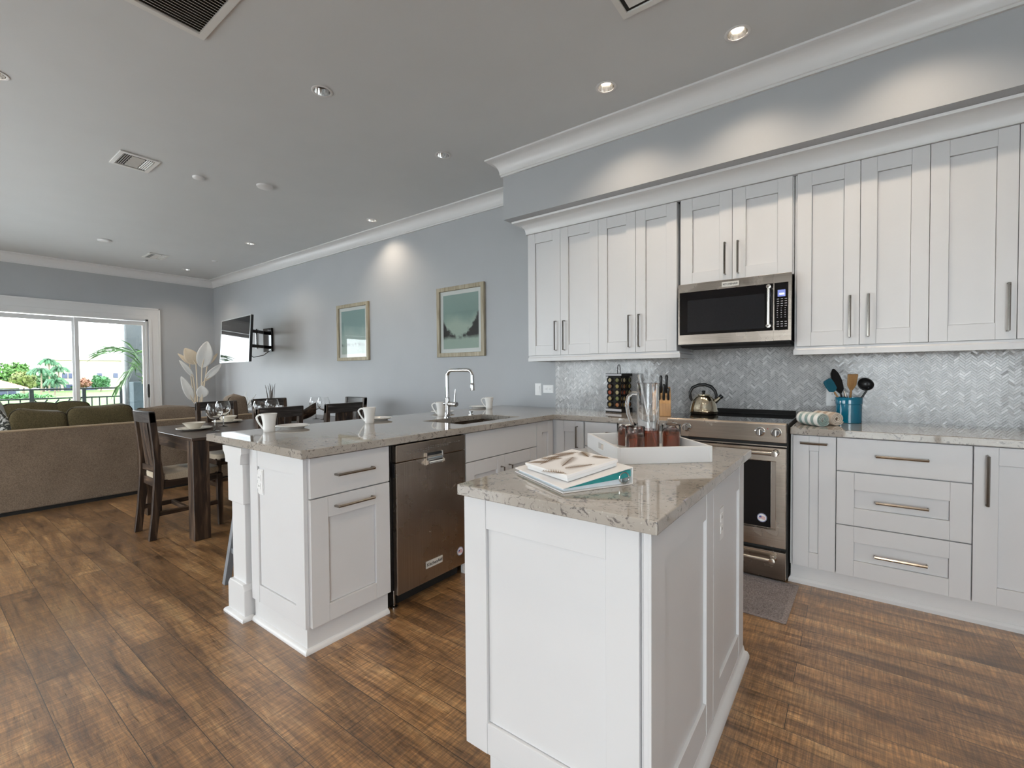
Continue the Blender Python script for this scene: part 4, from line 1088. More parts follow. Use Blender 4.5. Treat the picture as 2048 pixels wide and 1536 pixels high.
def tumbler(x, y, label, ht=.105, r=.038):
    t = thing('drinking_glass', label, 'glass', (x, y, FZ), R.uniform(0, 3), 'glasses of iced drink on the tray')
    build('tumbler', MB().lathe([(0, 0), (r * .93, 0), (r, .004), (r * 1.03, ht), (r * 1.0, ht + .0008), (r * .96, ht - .001), (r * .93, .012), (0, .010)], n=36), M['glass'], t, smooth=True)
    build('drink', MB().lathe([(0, .0112), (r * .925, .0125), (r * .948, ht * .74), (0, ht * .74)], n=36), M['liquid'], t, smooth=True)
    for k in range(4):
        a = k * 1.7 + R.random(); q = r * .45
        build('ice_cube', MB().obox((q * math.cos(a), q * math.sin(a), ht * (.66 + .07 * (k % 2))), (1, .3 * math.sin(a), .2), Vector((1, .3 * math.sin(a), .2)).cross(Vector((.1, .2, 1))), Vector((1, .3 * math.sin(a), .2)).cross(Vector((1, .3 * math.sin(a), .2)).cross(Vector((.1, .2, 1)))), .011, .011, .010), M['ice'], t, bev=.002)
tumbler(.268, -1.845, 'glass of iced dark drink at the back left of the tray')
tumbler(.348, -1.945, 'glass of iced dark drink in front of the pitcher')
tumbler(.442, -1.786, 'glass of iced dark drink at the right end of the tray')
t = thing('glass_pitcher', 'tall clear glass pitcher with a little dark drink on the tray', 'pitcher', (.366, -1.848, FZ), math.radians(216))
build('jug', MB().lathe([(0, 0), (.043, 0), (.046, .004), (.046, .05), (.045, .27), (.047, .278), (.0455, .279), (.0425, .27), (.043, .05), (.042, .012), (0, .010)], n=40), M['glass'], t, smooth=True)
build('drink', MB().lathe([(0, .0112), (.0418, .0125), (.0422, .085), (0, .085)], n=36), M['liquid'], t, smooth=True)
build('handle', MB().tube([(.043, 0, .235), (.066, 0, .238), (.082, 0, .222), (.088, 0, .19), (.082, 0, .15), (.068, 0, .115), (.052, 0, .10), (.043, 0, .098)], [.008] * 8, 12), M['glass'], t, smooth=True)
o = build('stirring_rod', MB().tube([(-.022, .01, .025), (.0, .0, .14), (.030, -.004, .285), (.036, -.005, .315)], [.004, .004, .005, .008], 10), M['glass'], smooth=True)
o.location = t.location; o.rotation_euler = t.rotation_euler
tag(o, 'clear glass stirring rod standing in the pitcher', 'stirrer')

# ------------------------------------------------------------------ binder and boxed book on the island
M['binder'] = paint('white_vinyl', (.80, .78, .77), .35, var=.01)
M['tealpaper'] = paint('teal_card', (.03, .28, .28), .6, var=.1)
M['paper'] = paint('stacked_paper', (.75, .80, .85), .7, var=.05, scale=300, mapscale=(1, 1, 20))
ex = Vector((.265, -.169, 0)).normalized()           # from spine towards the opening edge ... see below
ba = math.atan2(.212, .116)                          # along local x: opening edge corner -> spine corner
t = thing('ring_binder', 'white ring binder lying open-edged on the island, wedge shaped', 'binder', (.416, -2.634, ICT), ba)
bw, bl, bh = .242, .314, .052
build('bottom_cover', MB().box(0, bw, 0, bl, .0005, .0035), M['binder'], t, bev=.001)
build('spine', MB().box(bw - .003, bw, 0, bl, .0036, bh - .003), M['binder'], t, bev=.001)
build('top_cover', MB().prism([(0, .012), (bw, bh - .0025), (bw, bh + .0005), (0, .015)], 'y', 0, bl), M['binder'], t, bev=.001)
build('paper_stack', MB().prism([(.012, .0038), (bw - .035, .0038), (bw - .03, .020), (.012, .011)], 'y', .012, bl - .012), M['paper'], t)
build('teal_lining', MB().prism([(.008, .0112), (bw - .031, .0205), (bw - .0045, .024), (bw - .0045, .042), (bw - .02, .043), (.006, .0122)], 'y', .006, bl - .006), M['tealpaper'], t)
for k in range(3):
    yy = .012 + k * .14
    build('ring', MB().tube([(bw - .03 + .018 * math.cos(a), yy - .008, .022 + .016 * math.sin(a)) for a in [2 * PI * q / 14 for q in range(14)]], .0018, 8, closed=True), M['chrome'], t, smooth=True)
# box-bound book with palm fronds on the sloping cover
sl = math.atan2(bh - .015, bw)
t = thing('palm_print_book', 'white boxed book with brown palm-frond print lying on the binder', 'book', tuple(Vector((.416, -2.634, ICT)) + Matrix.Rotation(ba, 3, 'Z') @ Vector((.118, .150, .0345))))
bz = math.atan2(.260, .049)                          # its own slight turn
t.rotation_euler = (Matrix.Rotation(ba, 3, 'Z') @ Matrix.Rotation(-sl, 3, 'Y') @ Matrix.Rotation(math.radians(4), 3, 'Z')).to_euler()
qw, ql, qh = .092, .113, .021
build('cover_box', MB().box(-qw, qw, -ql, ql, .0005, qh), M['trim'], t, bev=.002)
build('lid_rim', MB().box(-qw - .004, qw + .004, -ql - .004, ql + .004, qh * .55, qh + .001), M['binder'], t, bev=.002)
M['frond'] = paint('brown_frond_ink', (.20, .12, .055), .6, var=.25, scale=60)
def frond_mark(cx, cy, ang, L):
    mb = MB(); z = qh + .0014
    ca, sa = math.cos(ang), math.sin(ang)
    def W(u, v): return (cx + u * ca - v * sa, cy + u * sa + v * ca, z)
    mb.add([W(0, -.0014), W(L, -.0006), W(L, .0006), W(0, .0014)], [(0, 1, 2, 3)])
    n = 13
    for k in range(n):
        u = L * (.08 + .9 * k / n); ll = L * .30 * math.sin(PI * (.15 + .8 * k / n))
        for s_ in (-1, 1):
            mb.add([W(u, s_ * .0005), W(u + ll * .45, s_ * ll * .55 ), W(u + ll * .8, s_ * ll), W(u + .0036, s_ * .0005)], [(0, 1, 2, 3)])
    build('frond_print', mb, M['frond'], t)
for a_ in ((-.085, -.10, 1.9, .09), (-.05, -.03, .6, .10), (.02, -.10, 2.6, .09), (.06, -.02, 1.2, .08), (-.08, .05, .3, .1), (.0, .04, 2.0, .08), (.08, .06, 2.5, .09), (-.02, .095, -.4, .09), (.085, -.09, 1.7, .07), (-.09, .11, -.9, .07)): frond_mark(*a_)

# ------------------------------------------------------------------ floor mat
M['mat'] = fabric('mauve_grey_mat', (.13, .105, .10), (.30, .255, .245), 120)
t = thing('floor_mat', 'mauve-grey woven mat on the floor in front of the range', 'mat', (.43, -.89, 0), math.radians(-1.5))
build('border', MB().box(-.375, .375, -.255, .255, .0, .007), M['mat'], t, bev=.003)
mb = MB()
for j in range(34):
    yy = -.235 + j * .0142
    pts = [(-.35 + .7 * k / 60, yy + .0016 * ((-1) ** (k + j)), .0072 + .0014 * ((k + j) % 2)) for k in range(61)]
    mb.tube(pts, .0042, 5)
build('woven_ribs', mb, M['mat'], t, merge=False)

# ------------------------------------------------------------------ dining table and chairs
TX0, TX1, TY0, TY1, TZ = -4.08, -2.868, -2.43, -.78, .775
t = thing('dining_table', 'dark distressed wooden dining table between the peninsula and the sofa', 'table', ((TX0 + TX1) / 2, (TY0 + TY1) / 2, 0))
P('tabletop', MB().box(TX0, TX1, TY0, TY1, TZ - .022, TZ), M['wood_top'], t, bev=.004)
for x in (TX0 + .008, TX1 - .118):
    for y in (TY0 + .008, TY1 - .118):
        P('leg', MB().box(x, x + .11, y, y + .11, 0, TZ - .0225), M['wood_z'], t, bev=.004)
P('apron', MB().box(TX0 + .12, TX1 - .12, TY0 + .02, TY0 + .05, TZ - .115, TZ - .0225), M['wood_x'], t, bev=.002)
P('apron', MB().box(TX0 + .12, TX1 - .12, TY1 - .05, TY1 - .02, TZ - .115, TZ - .0225), M['wood_x'], t, bev=.002)
P('apron', MB().box(TX0 + .02, TX0 + .05, TY0 + .12, TY1 - .12, TZ - .115, TZ - .0225), M['wood_y'], t, bev=.002)
P('apron', MB().box(TX1 - .05, TX1 - .02, TY0 + .12, TY1 - .12, TZ - .115, TZ - .0225), M['wood_y'], t, bev=.002)
M['crest'] = wood('worn_crest_wood', (.012, .010, .009), (.035, .028, .025), (.13, .12, .115), 'x', .4)
def make_chair():
    t = thing('dining_chair', 'x', 'chair', (0, 0, 0), 0, 'dining chairs around the table')
    w_ = .172
    def back(z):
        if z < .44: return -.212 - (.44 - z) * .114
        return -.212 - ((z - .44) / .53) ** 1.3 * .040
    for s_ in (-1, 1):
        mb = MB(); zs = [0, .2, .40, .47, .6, .75, .9, .965]
        vs = []
        for z in zs:
            yb = back(z); hy = .024 if z < .3 else .032 if z < .55 else .022
            for a, b in ((-.019, -hy), (.019, -hy), (.019, hy), (-.019, hy)): vs.append((s_ * w_ + a, yb + b, z))
        n = len(zs); fs = [(3, 2, 1, 0), tuple(range(4 * n - 4, 4 * n))]
        for i in range(n - 1):
            fs += [(4 * i + k, 4 * i + (k + 1) % 4, 4 * i + 4 + (k + 1) % 4, 4 * i + 4 + k) for k in range(4)]
        build('back_leg', mb.add(vs, fs), M['wood_z'], t, bev=.003)
        build('front_leg', MB().bar((s_ * .165, .205, 0), (s_ * .165, .20, .43), .034, .034, w2=(.044, .044)), M['wood_z'], t, bev=.003)
        build('side_stretcher', MB().bar((s_ * .168, -.23, .19), (s_ * .163, .19, .19), .022, .034), M['wood_y'], t, bev=.002)
        build('side_rail', MB().bar((s_ * .168, -.19, .415), (s_ * .166, .185, .415), .024, .06), M['wood_y'], t, bev=.002)
    build('cross_stretcher', MB().bar((-.157, -.03, .19), (.157, -.03, .19), .022, .032), M['wood_x'], t, bev=.002)
    build('front_rail', MB().box(-.145, .145, .188, .212, .385, .445), M['wood_x'], t, bev=.002)
    build('rear_rail', MB().box(-.153, .153, -.222, -.200, .385, .445), M['wood_x'], t, bev=.002)
    def rail(z0, z1, th, bow):
        mb = MB(); n = 10; vs = []
        for k in range(n + 1):
            x = -.191 + .382 * k / n; c = bow * (1 - (x / .191) ** 2)
            for z in (z0, z1):
                for q in (-th / 2, th / 2): vs.append((x, back(z) - c + q, z))
        fs = [(0, 2, 3, 1), (4 * n, 4 * n + 1, 4 * n + 3, 4 * n + 2)]
        for k in range(n):
            a = 4 * k; b = a + 4
            fs += [(a, a + 1, b + 1, b), (a + 1, a + 3, b + 3, b + 1), (a + 3, a + 2, b + 2, b + 3), (a + 2, a, b, b + 2)]
        return mb.add(vs, fs)
    build('crest_rail', rail(.885, .972, .040, .018), M['crest'], t, bev=.004)
    build('lower_back_rail', MB().box(-.154, .154, back(.53) - .012, back(.53) + .012, .50, .545), M['wood_x'], t, bev=.002)
    for x in (-.062, 0, .062):
        build('back_slat', MB().bar((x, back(.54), .54), (x, back(.89) - .008, .89), .056, .014), M['wood_z'], t, bev=.0015)
    mb = MB().puff((0, .0, .462), (.186, .212, .032), e=.28, n=12)
    build('seat_cushion', mb, M['seat'], t, smooth=True)
    return t
ch = make_chair()
CH = [((-3.345, -2.338), 0, 'dark wooden dining chair at the near end of the table, nearest the viewer'),
      ((-4.00, -1.745), -90, 'dark dining chair on the sofa side of the table, behind the wine glasses'),
      ((-4.12, -1.15), -90, 'second dark dining chair on the sofa side, farther from the viewer'),
      ((-3.06, -1.80), 90, 'dark dining chair pushed in behind the first white mug'),
      ((-3.06, -1.20), 90, 'dark dining chair pushed in left of the second white mug'),
      ((-3.70, -.71), 180, 'dark slatted dining chair at the far end of the table by the grey wall')]
for i, ((x, y), a, lb) in enumerate(CH):
    c = ch if i == 0 else copy_tree(ch)
    c.location = (x, y, 0); c.rotation_euler = (0, 0, math.radians(a)); c['label'] = lb

def bowl(x, y, label):
    o = build('cereal_bowl', MB().lathe([(0, .0), (.036, 0), (.040, .004), (.062, .026), (.083, .050), (.0855, .052), (.0825, .053), (.058, .030), (.034, .010), (0, .008)], n=40), M['cream'], smooth=True)
    o.location = (x, y, TZ + .0085)
    return tag(o, label, 'bowl', 'cream bowls on the dining table')
for x, y, a, b in ((-3.50, -2.20, 'cream bowl on the plate at the near end of the dining table', 'cream plate under the bowl at the near end of the dining table'), (-3.93, -1.77, 'cream bowl behind the wine glasses on the dining table', 'cream plate behind the wine glasses on the dining table'), (-3.93, -1.12, 'cream bowl at the second place on the sofa side of the table', 'cream plate at the second place on the sofa side of the table')):
    plate('dinner_plate', (x, y, TZ), .132, b, 'plate', M['cream'], 'cream plates on the dining table'); bowl(x, y, a)
def wineglass(x, y, label):
    o = build('wine_glass', MB().lathe([(0, 0), (.038, 0), (.037, .002), (.010, .006), (.0045, .014), (.0042, .085), (.008, .095), (.035, .108), (.057, .140), (.062, .165), (.058, .195), (.046, .232), (.0452, .232), (.0568, .195), (.0606, .165), (.0556, .141), (.033, .110), (.005, .098), (0, .097)], n=32), M['glass'], smooth=True)
    o.location = (x, y, TZ)
    return tag(o, label, 'wine glass', 'wine glasses on the dining table')
wineglass(-3.235, -2.14, 'balloon wine glass nearest the viewer on the dining table')
wineglass(-3.56, -1.95, 'wine glass just behind the nearest one')
wineglass(-3.28, -1.75, 'left one of the wine glasses seen above the first pushed-in chair')
wineglass(-3.43, -1.57, 'right one of the wine glasses seen above the first pushed-in chair')
wineglass(-3.50, -1.085, 'left one of the wine glasses seen above the second pushed-in chair')
wineglass(-3.36, -1.08, 'right one of the wine glasses seen above the second pushed-in chair')
mb = MB()
def boat(u, v):
    s_ = 2 * u - 1; wd = .10 * (1 - s_ * s_) ** .6; a = PI * v
    zz = .10 * (1 - math.sin(a)) * (.45 + .55 * 1) + .05 * s_ * s_
    return (s_ * .30, wd * math.cos(a), .012 + zz * (.55 + .45 * s_ * s_) + .03 * s_ * s_)
mb.surf(boat, 24, 12)
o = build('boat_shaped_bowl', mb, M['wood_x'], smooth=True); o.location = (-3.42, -1.42, TZ + .004); o.rotation_euler = (0, 0, math.radians(25))
md = o.modifiers.new('thick', 'SOLIDIFY'); md.thickness = .01; md.offset = 1
tag(o, 'long dark wooden boat-shaped bowl in the middle of the dining table', 'bowl')

# bar stool half hidden by the peninsula post
t = thing('bar_stool', 'grey-painted wooden bar stool half hidden behind the peninsula post', 'stool', (-1.775, -2.36, 0))
build('seat', MB().box(-.145, .145, -.17, .17, .585, .62), M['stoolgrey'], t, bev=.006)
for sx in (-1, 1):
    for sy in (-1, 1):
        build('leg', MB().bar((sx * .15, sy * .22, 0), (sx * .115, sy * .14, .585), .034, .034), M['stoolgrey'], t, bev=.002)
for sy in (-1, 1): build('rung', MB().bar((-.135, sy * .19, .2), (.135, sy * .19, .2), .022, .03), M['stoolgrey'], t)

def pattern_cloth():
    m, nt, b = new_mat('black_white_leaf_cloth')
    v = coords(nt, (1, 1, 1)); n = N(nt, 'ShaderNodeTexNoise', i_Scale=11.0, i_Detail=2.0, i_Distortion=1.5); nt.links.new(v, n.inputs['Vector'])
    nt.links.new(ramp(nt, n.outputs['Fac'], [(.46, (.74, .75, .73)), (.50, (.05, .055, .05)), (.60, (.06, .06, .055)), (.63, (.50, .50, .42))]), b.inputs['Base Color'])
    b.inputs['Roughness'].default_value = .9
    return m
M['pattern'] = pattern_cloth()
# ------------------------------------------------------------------ sofas
def cushion(name, t, c, h, m, rot=(0, 0, 0), e=.34, sag=.03, piped=True):
    r3 = Matrix.Rotation(rot[2], 3, 'Z') @ Matrix.Rotation(rot[1], 3, 'Y') @ Matrix.Rotation(rot[0], 3, 'X')
    o = P(name, MB().puff(c, h, e, 14, r3, sag), m, t, smooth=True)
    if piped:
        def pp(th):
            ex = lambda x: math.copysign(abs(x) ** e, x)
            p = Vector((h[0] * .72, h[1] * ex(math.cos(th)), h[2] * ex(math.sin(th))))
            if sag: p += Vector((0, 0, sag * noise.noise(p * 5 + Vector(c))))
            return Vector(c) + r3 @ p
        P('cushion_piping', MB().tube([pp(2 * PI * k / 56) for k in range(56)], .0075, 6, closed=True), M['pipedark'], o, smooth=True)
    return o
t = thing('sectional_sofa', 'long taupe sofa seen from behind, with olive brown back cushions', 'sofa', (-5.4, -2.8, 0))
SY0_, SY1_, SX = -4.9, -1.02, -4.96
P('plinth', MB().box(-5.86, SX - .02, SY0_ + .02, SY1_ - .02, 0, .035), M['blackmatte'], t)
P('back_panel', MB().box(SX - .16, SX, SY0_, -2.222, .035, .752), M['sofa'], t, bev=.012)
P('back_panel', MB().box(SX - .16, SX, -2.218, SY1_, .035, .752), M['sofa'], t, bev=.012)
P('piping', MB().tube([(SX - .006, SY0_, .757), (SX - .006, SY1_, .757)], .0105, 8), M['pipe'], t, smooth=True)
P('seat_base', MB().box(-5.9, SX - .161, SY0_, SY1_, .036, .30), M['sofa'], t, bev=.01)
P('arm', MB().box(-5.9, SX - .161, SY1_ - .2, SY1_, .30, .62), M['sofa'], t, bev=.03)
for i in range(4):
    a = SY0_ + i * .9; P('seat_cushion', MB().puff((-5.52, a + .45, .38), (.36, .445, .085), .3, 12), M['olive'], t, smooth=True)
CU = [(-4.62, .24, .02, .845), (-3.98, .36, .0, .85), (-2.93, .20, -.03, .835), (-2.46, .26, .09, .85), (-1.90, .30, -.02, .81), (-1.165, .105, .05, .90)]
for y, hw, rx, zc in CU:
    cushion('back_cushion', t, (-5.20, y, zc - .19), (.105, hw, .255), M['olive'] if y < -2.3 else M['sofa'], (rx, -.14, .0), .24, .04)
tag(build('throw_pillow', MB().puff((-5.21, -3.31, .80), (.07, .20, .19), .42, 12, Matrix.Rotation(.5, 3, 'X') @ Matrix.Rotation(-.25, 3, 'Y'), .02), M['pattern'], smooth=True), 'patterned grey and white throw pillow on the sofa at the left edge', 'pillow')
tag(build('throw_pillow', MB().puff((-5.46, -3.30, .84), (.08, .20, .19), .42, 12, Matrix.Rotation(.2, 3, 'X'), .02), fabric('pale_grey_cloth', (.42, .45, .45), (.62, .65, .65), 90), smooth=True), 'plain pale grey throw pillow behind the patterned one', 'pillow')
t = thing('window_sofa', 'olive brown sofa in front of the sliding glass door', 'sofa', (-7.9, -3.0, 0))
P('seat_base', MB().box(-8.4, -7.4, -4.6, -2.02, .04, .42), M['olive'], t, bev=.02)
P('back_rest', MB().box(-8.4, -8.15, -4.6, -2.02, .42, .78), M['olive'], t, bev=.04)
P('plinth', MB().box(-8.36, -7.44, -4.56, -2.06, 0, .039), M['blackmatte'], t)
for y, hw in ((-4.1, .44), (-3.2, .42), (-2.62, .30), (-2.22, .19)):
    cushion('back_cushion', t, (-7.98, y, .63), (.11, hw, .235), M['olive'], (.03, -.15, 0), .36, .05)
for y in (-3.95, -2.67): P('seat_cushion', MB().puff((-7.65, y, .47), (.33, .63, .07), .3, 12), M['olive'], t, smooth=True)

# ------------------------------------------------------------------ television on its arm
t = thing('television', 'flat television swung out from the wall in the far corner', 'television', (-6.30, -.72, 1.765), math.radians(-4.1))
t.rotation_euler = (math.radians(-0), 0, math.radians(-4.1))
rx = Matrix.Rotation(math.radians(-3.5), 4, 'X')
def tv(name, mb, m, par, **k):
    mb.v = [tuple(rx @ Vector(v)) for v in mb.v]; return build(name, mb, m, par, **k)
tv('casing', MB().box(-.59, .59, .0, .035, -.33, .33), M['black'], t, bev=.004)
M['tvrim'] = paint('silver_bezel', (.6, .62, .63), .3, .6)
tv('bezel', hf(lambda u, v, q: (u, -q, v), [-.592, -.578, .578, .592], [-.332, -.312, .318, .332], [[.006, .006, .006], [.006, .003, .006], [.006, .006, .006]]), M['tvrim'], t)
tv('screen', hf(lambda u, v, q: (u, -.0032 - q, v), [-.577, .577], [-.311, .317], [[.0012]]), M['blackgloss'], t)
tv('rear_bulge', MB().box(-.35, .35, .035, .06, -.2, .2), M['black'], t, bev=.01)
t = thing('tv_wall_mount', 'black articulated wall bracket behind the television', 'wall bracket', (-6.72, 0, 1.82))
P('wall_plate', MB().box(-6.90, -6.62, -.035, -.0005, 1.63, 2.02), M['blackgloss'], t, bev=.006)
for z in (1.70, 1.93):
    P('arm', MB().bar((-6.72, -.04, z), (-6.52, -.30, z), .05, .05).bar((-6.52, -.30, z), (-6.36, -.60, z), .05, .05), M['blackgloss'], t, bev=.004)
P('pivot_post', MB().tube([(-6.52, -.30, 1.66), (-6.52, -.30, 1.97)], .022, 12), M['chrome'], t, smooth=True)
P('tilt_plate', MB().box(-6.50, -6.20, -.640, -.605, 1.64, 1.99), M['black'], t, bev=.004)
P('cable', MB().tube([(-6.63, -.03, 1.66), (-6.55, -.2, 1.56), (-6.4, -.42, 1.52), (-6.2, -.6, 1.60)], .006, 8), M['black'], t, smooth=True)

# ------------------------------------------------------------------ framed pictures
def art_mat(name, hill, tint):
    m, nt, b = new_mat(name)
    tc = N(nt, 'ShaderNodeTexCoord'); sp = N(nt, 'ShaderNodeSeparateXYZ'); nt.links.new(tc.outputs['UV'], sp.inputs[0])
    n = N(nt, 'ShaderNodeTexNoise', i_Scale=7.0, i_Detail=7.0, i_Roughness=.65); nt.links.new(tc.outputs['UV'], n.inputs['Vector'])
    n2 = N(nt, 'ShaderNodeTexNoise', i_Scale=3.0, i_Detail=4.0); nt.links.new(tc.outputs['UV'], n2.inputs['Vector'])
    def mth(op, a, bb=None, c=None):
        x = N(nt, 'ShaderNodeMath', operation=op)
        for i, q in enumerate((a, bb, c)):
            if q is None: continue
            if isinstance(q, (int, float)): x.inputs[i].default_value = q
            else: nt.links.new(q, x.inputs[i])
        return x.outputs[0]
    u, v = sp.outputs[0], sp.outputs[1]
    du = mth('SUBTRACT', u, .45); hh_ = mth('MULTIPLY_ADD', mth('MULTIPLY', du, du), 1.5 * hill, .235)
    hh_ = mth('MULTIPLY_ADD', mth('SUBTRACT', n.outputs['Fac'], .5), .38, hh_)
    d = mth('SUBTRACT', hh_, v)                                   # >0 below the tree line
    up = mth('MULTIPLY', mth('GREATER_THAN', v, .20), 1.0)
    msk = ramp(nt, mth('ADD', mth('MULTIPLY', d, 3.5), .42), [(.36, (0, 0, 0)), (.62, (1, 1, 1))])
    lowm = ramp(nt, mth('MULTIPLY_ADD', mth('SUBTRACT', n.outputs['Fac'], .5), .1, v), [(.165, (0, 0, 0)), (.24, (1, 1, 1))])
    mk = N(nt, 'ShaderNodeMix', data_type='RGBA', blend_type='MULTIPLY'); mk.inputs[0].default_value = 1; nt.links.new(msk, mk.inputs[6]); nt.links.new(lowm, mk.inputs[7])
    sky_ = ramp(nt, mth('MULTIPLY_ADD', n2.outputs['Fac'], .35, v), [(.25, tint[2]), (.6, tint[1]), (1.1 / 1.35, tint[0])])
    mx = N(nt, 'ShaderNodeMix', data_type='RGBA'); nt.links.new(mk.outputs[2], mx.inputs[0]); nt.links.new(sky_, mx.inputs[6]); mx.inputs[7].default_value = (.045, .042, .045, 1)
    nt.links.new(mx.outputs[2], b.inputs['Base Color']); b.inputs['Roughness'].default_value = .8
    return m
def uvplane(x0, x1, z0, z1, y):
    me = bpy.data.meshes.new('print'); me.from_pydata([(x0, y, z0), (x1, y, z0), (x1, y, z1), (x0, y, z1)], [], [(0, 1, 2, 3)])
    ul = me.uv_layers.new(name='UVMap')
    for lp, q in zip(me.loops, ((0, 0), (1, 0), (1, 1), (0, 1))): ul.data[lp.index].uv = q
    return me
def picture(label, x0, x1, z0, z1, m):
    t = thing('framed_picture', label, 'picture', ((x0 + x1) / 2, 0, (z0 + z1) / 2), 0, 'oak framed landscape pictures')
    f = ym(0); fw = .045
    P('frame', hf(f, [x0, x0 + fw, x1 - fw, x1], [z0, z0 + fw, z1 - fw, z1], [[.032, .032, .032], [.032, .004, .032], [.032, .032, .032]]), M['oak'], t, bev=.004)
    P('mount', MB().box(x0 + fw + .001, x1 - fw - .001, -.010, -.0045, z0 + fw + .001, z1 - fw - .001), M['trim'], t)
    mw = .045
    me = uvplane(x0 + fw + mw - t.location.x, x1 - fw - mw - t.location.x, z0 + fw + mw - t.location.z, z1 - fw - mw - t.location.z, -.0106)
    me.materials.append(m); o = bpy.data.objects.new('print', me); C.objects.link(o); o.parent = t
    P('glazing', MB().box(x0 + fw + .001, x1 - fw - .001, -.0172, -.0155, z0 + fw + .001, z1 - fw - .001), M['picglass'], t)
picture('framed misty landscape print with dark trees, nearer the kitchen', -2.766, -2.06, 1.428, 2.207, art_mat('misty_landscape', 1.0, ((.26, .36, .34), (.44, .52, .46), (.38, .47, .42))))
picture('framed pale sea-green print farther down the grey wall', -4.755, -4.038, 1.43, 2.20, art_mat('pale_seascape', .0, ((.25, .36, .36), (.38, .48, .46), (.45, .52, .48))))

# ------------------------------------------------------------------ white leaf sculpture in the corner
M['leafw'] = paint('white_painted_metal', (.78, .78, .76), .5, var=.03)
M['leafc'] = paint('cream_painted_metal', (.72, .62, .48), .5, var=.04)
t = thing('leaf_sculpture', 'tall white metal leaf sculpture standing in the far corner', 'sculpture', (-8.55, -.45, 0))
P('base', MB().lathe([(0, 0), (.16, 0), (.16, .012), (.02, .02), (0, .02)], (-8.55, -.45, 0), 28), M['leafw'], t, smooth=True)
LF = [((-.30, 1.87), (-.405, 1.385), .135, 'w', -8.45), ((-.64, 1.735), (-.48, 1.45), .115, 'c', -8.50), ((-.715, 1.52), (-.51, 1.225), .045, 'w', -8.55), ((-.075, 1.46), (-.355, 1.19), .060, 'w', -8.45), ((-.705, 1.23), (-.55, .80), .075, 'w', -8.5), ((-.43, 1.065), (-.44, .845), .10, 'w', -8.38), ((-.08, 1.665), (-.26, 1.44), .03, 'c', -8.6), ((-.08, 1.34), (-.34, 1.12), .02, 'c', -8.6), ((-.72, 1.64), (-.55, 1.46), .035, 'c', -8.6)]
for (ty, tz), (by, bz_), hw, c_, xx in LF:
    b0, tp = Vector((xx, by, bz_)), Vector((xx - .02, ty, tz)); ax = tp - b0; L_ = ax.length; ax.normalize(); sd_ = Vector((0, -ax.z, ax.y)); nx = Vector((1, 0, 0))
    def lf(u, v, b0=b0, ax=ax, sd_=sd_, nx=nx, L_=L_, hw=hw):
        wv = hw * max(0, math.sin(PI * min(1, u ** .8 * .985 + .005))) ** .75
        q = 2 * v - 1
        return b0 + ax * (L_ * u) + sd_ * (wv * q) + nx * (-.12 * wv * (1 - abs(q)) * 1.2 + .03 * math.sin(PI * u))
    o = P('leaf', MB().surf(lf, 18, 8), M['leafc' if c_ == 'c' else 'leafw'], t, smooth=True, label='cream leaf' if c_ == 'c' else None)
    md = o.modifiers.new('thick', 'SOLIDIFY'); md.thickness = .006
    st_ = [Vector((-8.55, -.45, .015)), Vector((-8.54, -.45 + (by + .45) * .15, .45)), Vector((xx, -.45 + (by + .45) * .65, (bz_ + .45) / 2 + .12)), b0, b0 + ax * L_ * .55 + nx * (.012 - .1 * hw)]
    P('stem', MB().tube(st_, .0095, 8), M['leafc'], t, smooth=True)

# floor vase with twigs and small console ornament by the long wall
t = thing('twig_vase', 'tall dark floor vase with bare twigs by the grey wall', 'vase', (-6.22, -.24, 0))
build('vase', MB().lathe([(0, 0), (.09, 0), (.12, .08), (.13, .3), (.08, .62), (.06, .72), (.07, .80), (.062, .80), (.052, .72), (.07, .6), (0, .55)], n=28), M['black'], t, smooth=True)
for k in range(11):
    a = R.uniform(-.14, .14); q = R.uniform(-.08, .08); hgt = R.uniform(.93, 1.12)
    build('twig', MB().tube([(a * .1, q * .2, .6), (a * .5 + R.uniform(-.02, .02), q * .6, .82), (a * 1.0, q, .95 * hgt), (a * 1.25 + R.uniform(-.04, .04), q * 1.1, hgt)], [.006, .005, .004, .002], 6), M['wood_z'], t, smooth=True)
t = thing('side_table', 'small dark side table behind the sofa end by the grey wall', 'table', (-6.3, -.62, 0))
build('top', MB().box(-.26, .26, -.24, .24, .66, .69), M['wood_x'], t, bev=.003)
for sx in (-1, 1):
    for sy in (-1, 1): build('leg', MB().box(sx * .22 - .02, sx * .22 + .02, sy * .2 - .02, sy * .2 + .02, 0, .66), M['wood_z'], t)
t = thing('coral_ornament', 'spiky white coral-shaped ornament beyond the end cushion of the sofa', 'ornament', (-6.3, -.62, .69))
build('foot', MB().lathe([(0, 0), (.08, 0), (.08, .02), (.03, .04), (0, .05)], n=20), M['leafw'], t, smooth=True)
for k in range(26):
    a = R.uniform(0, 2 * PI); e_ = R.uniform(.35, 1.25); L_ = R.uniform(.18, .30)
    d = Vector((math.cos(a) * math.sin(e_), math.sin(a) * math.sin(e_), math.cos(e_)))
    build('spike', MB().tube([Vector((0, 0, .03)), Vector((0, 0, .03)) + d * L_ * .6, Vector((0, 0, .04)) + d * L_], [.009, .008, .003], 6), M['leafw'], t, smooth=True)

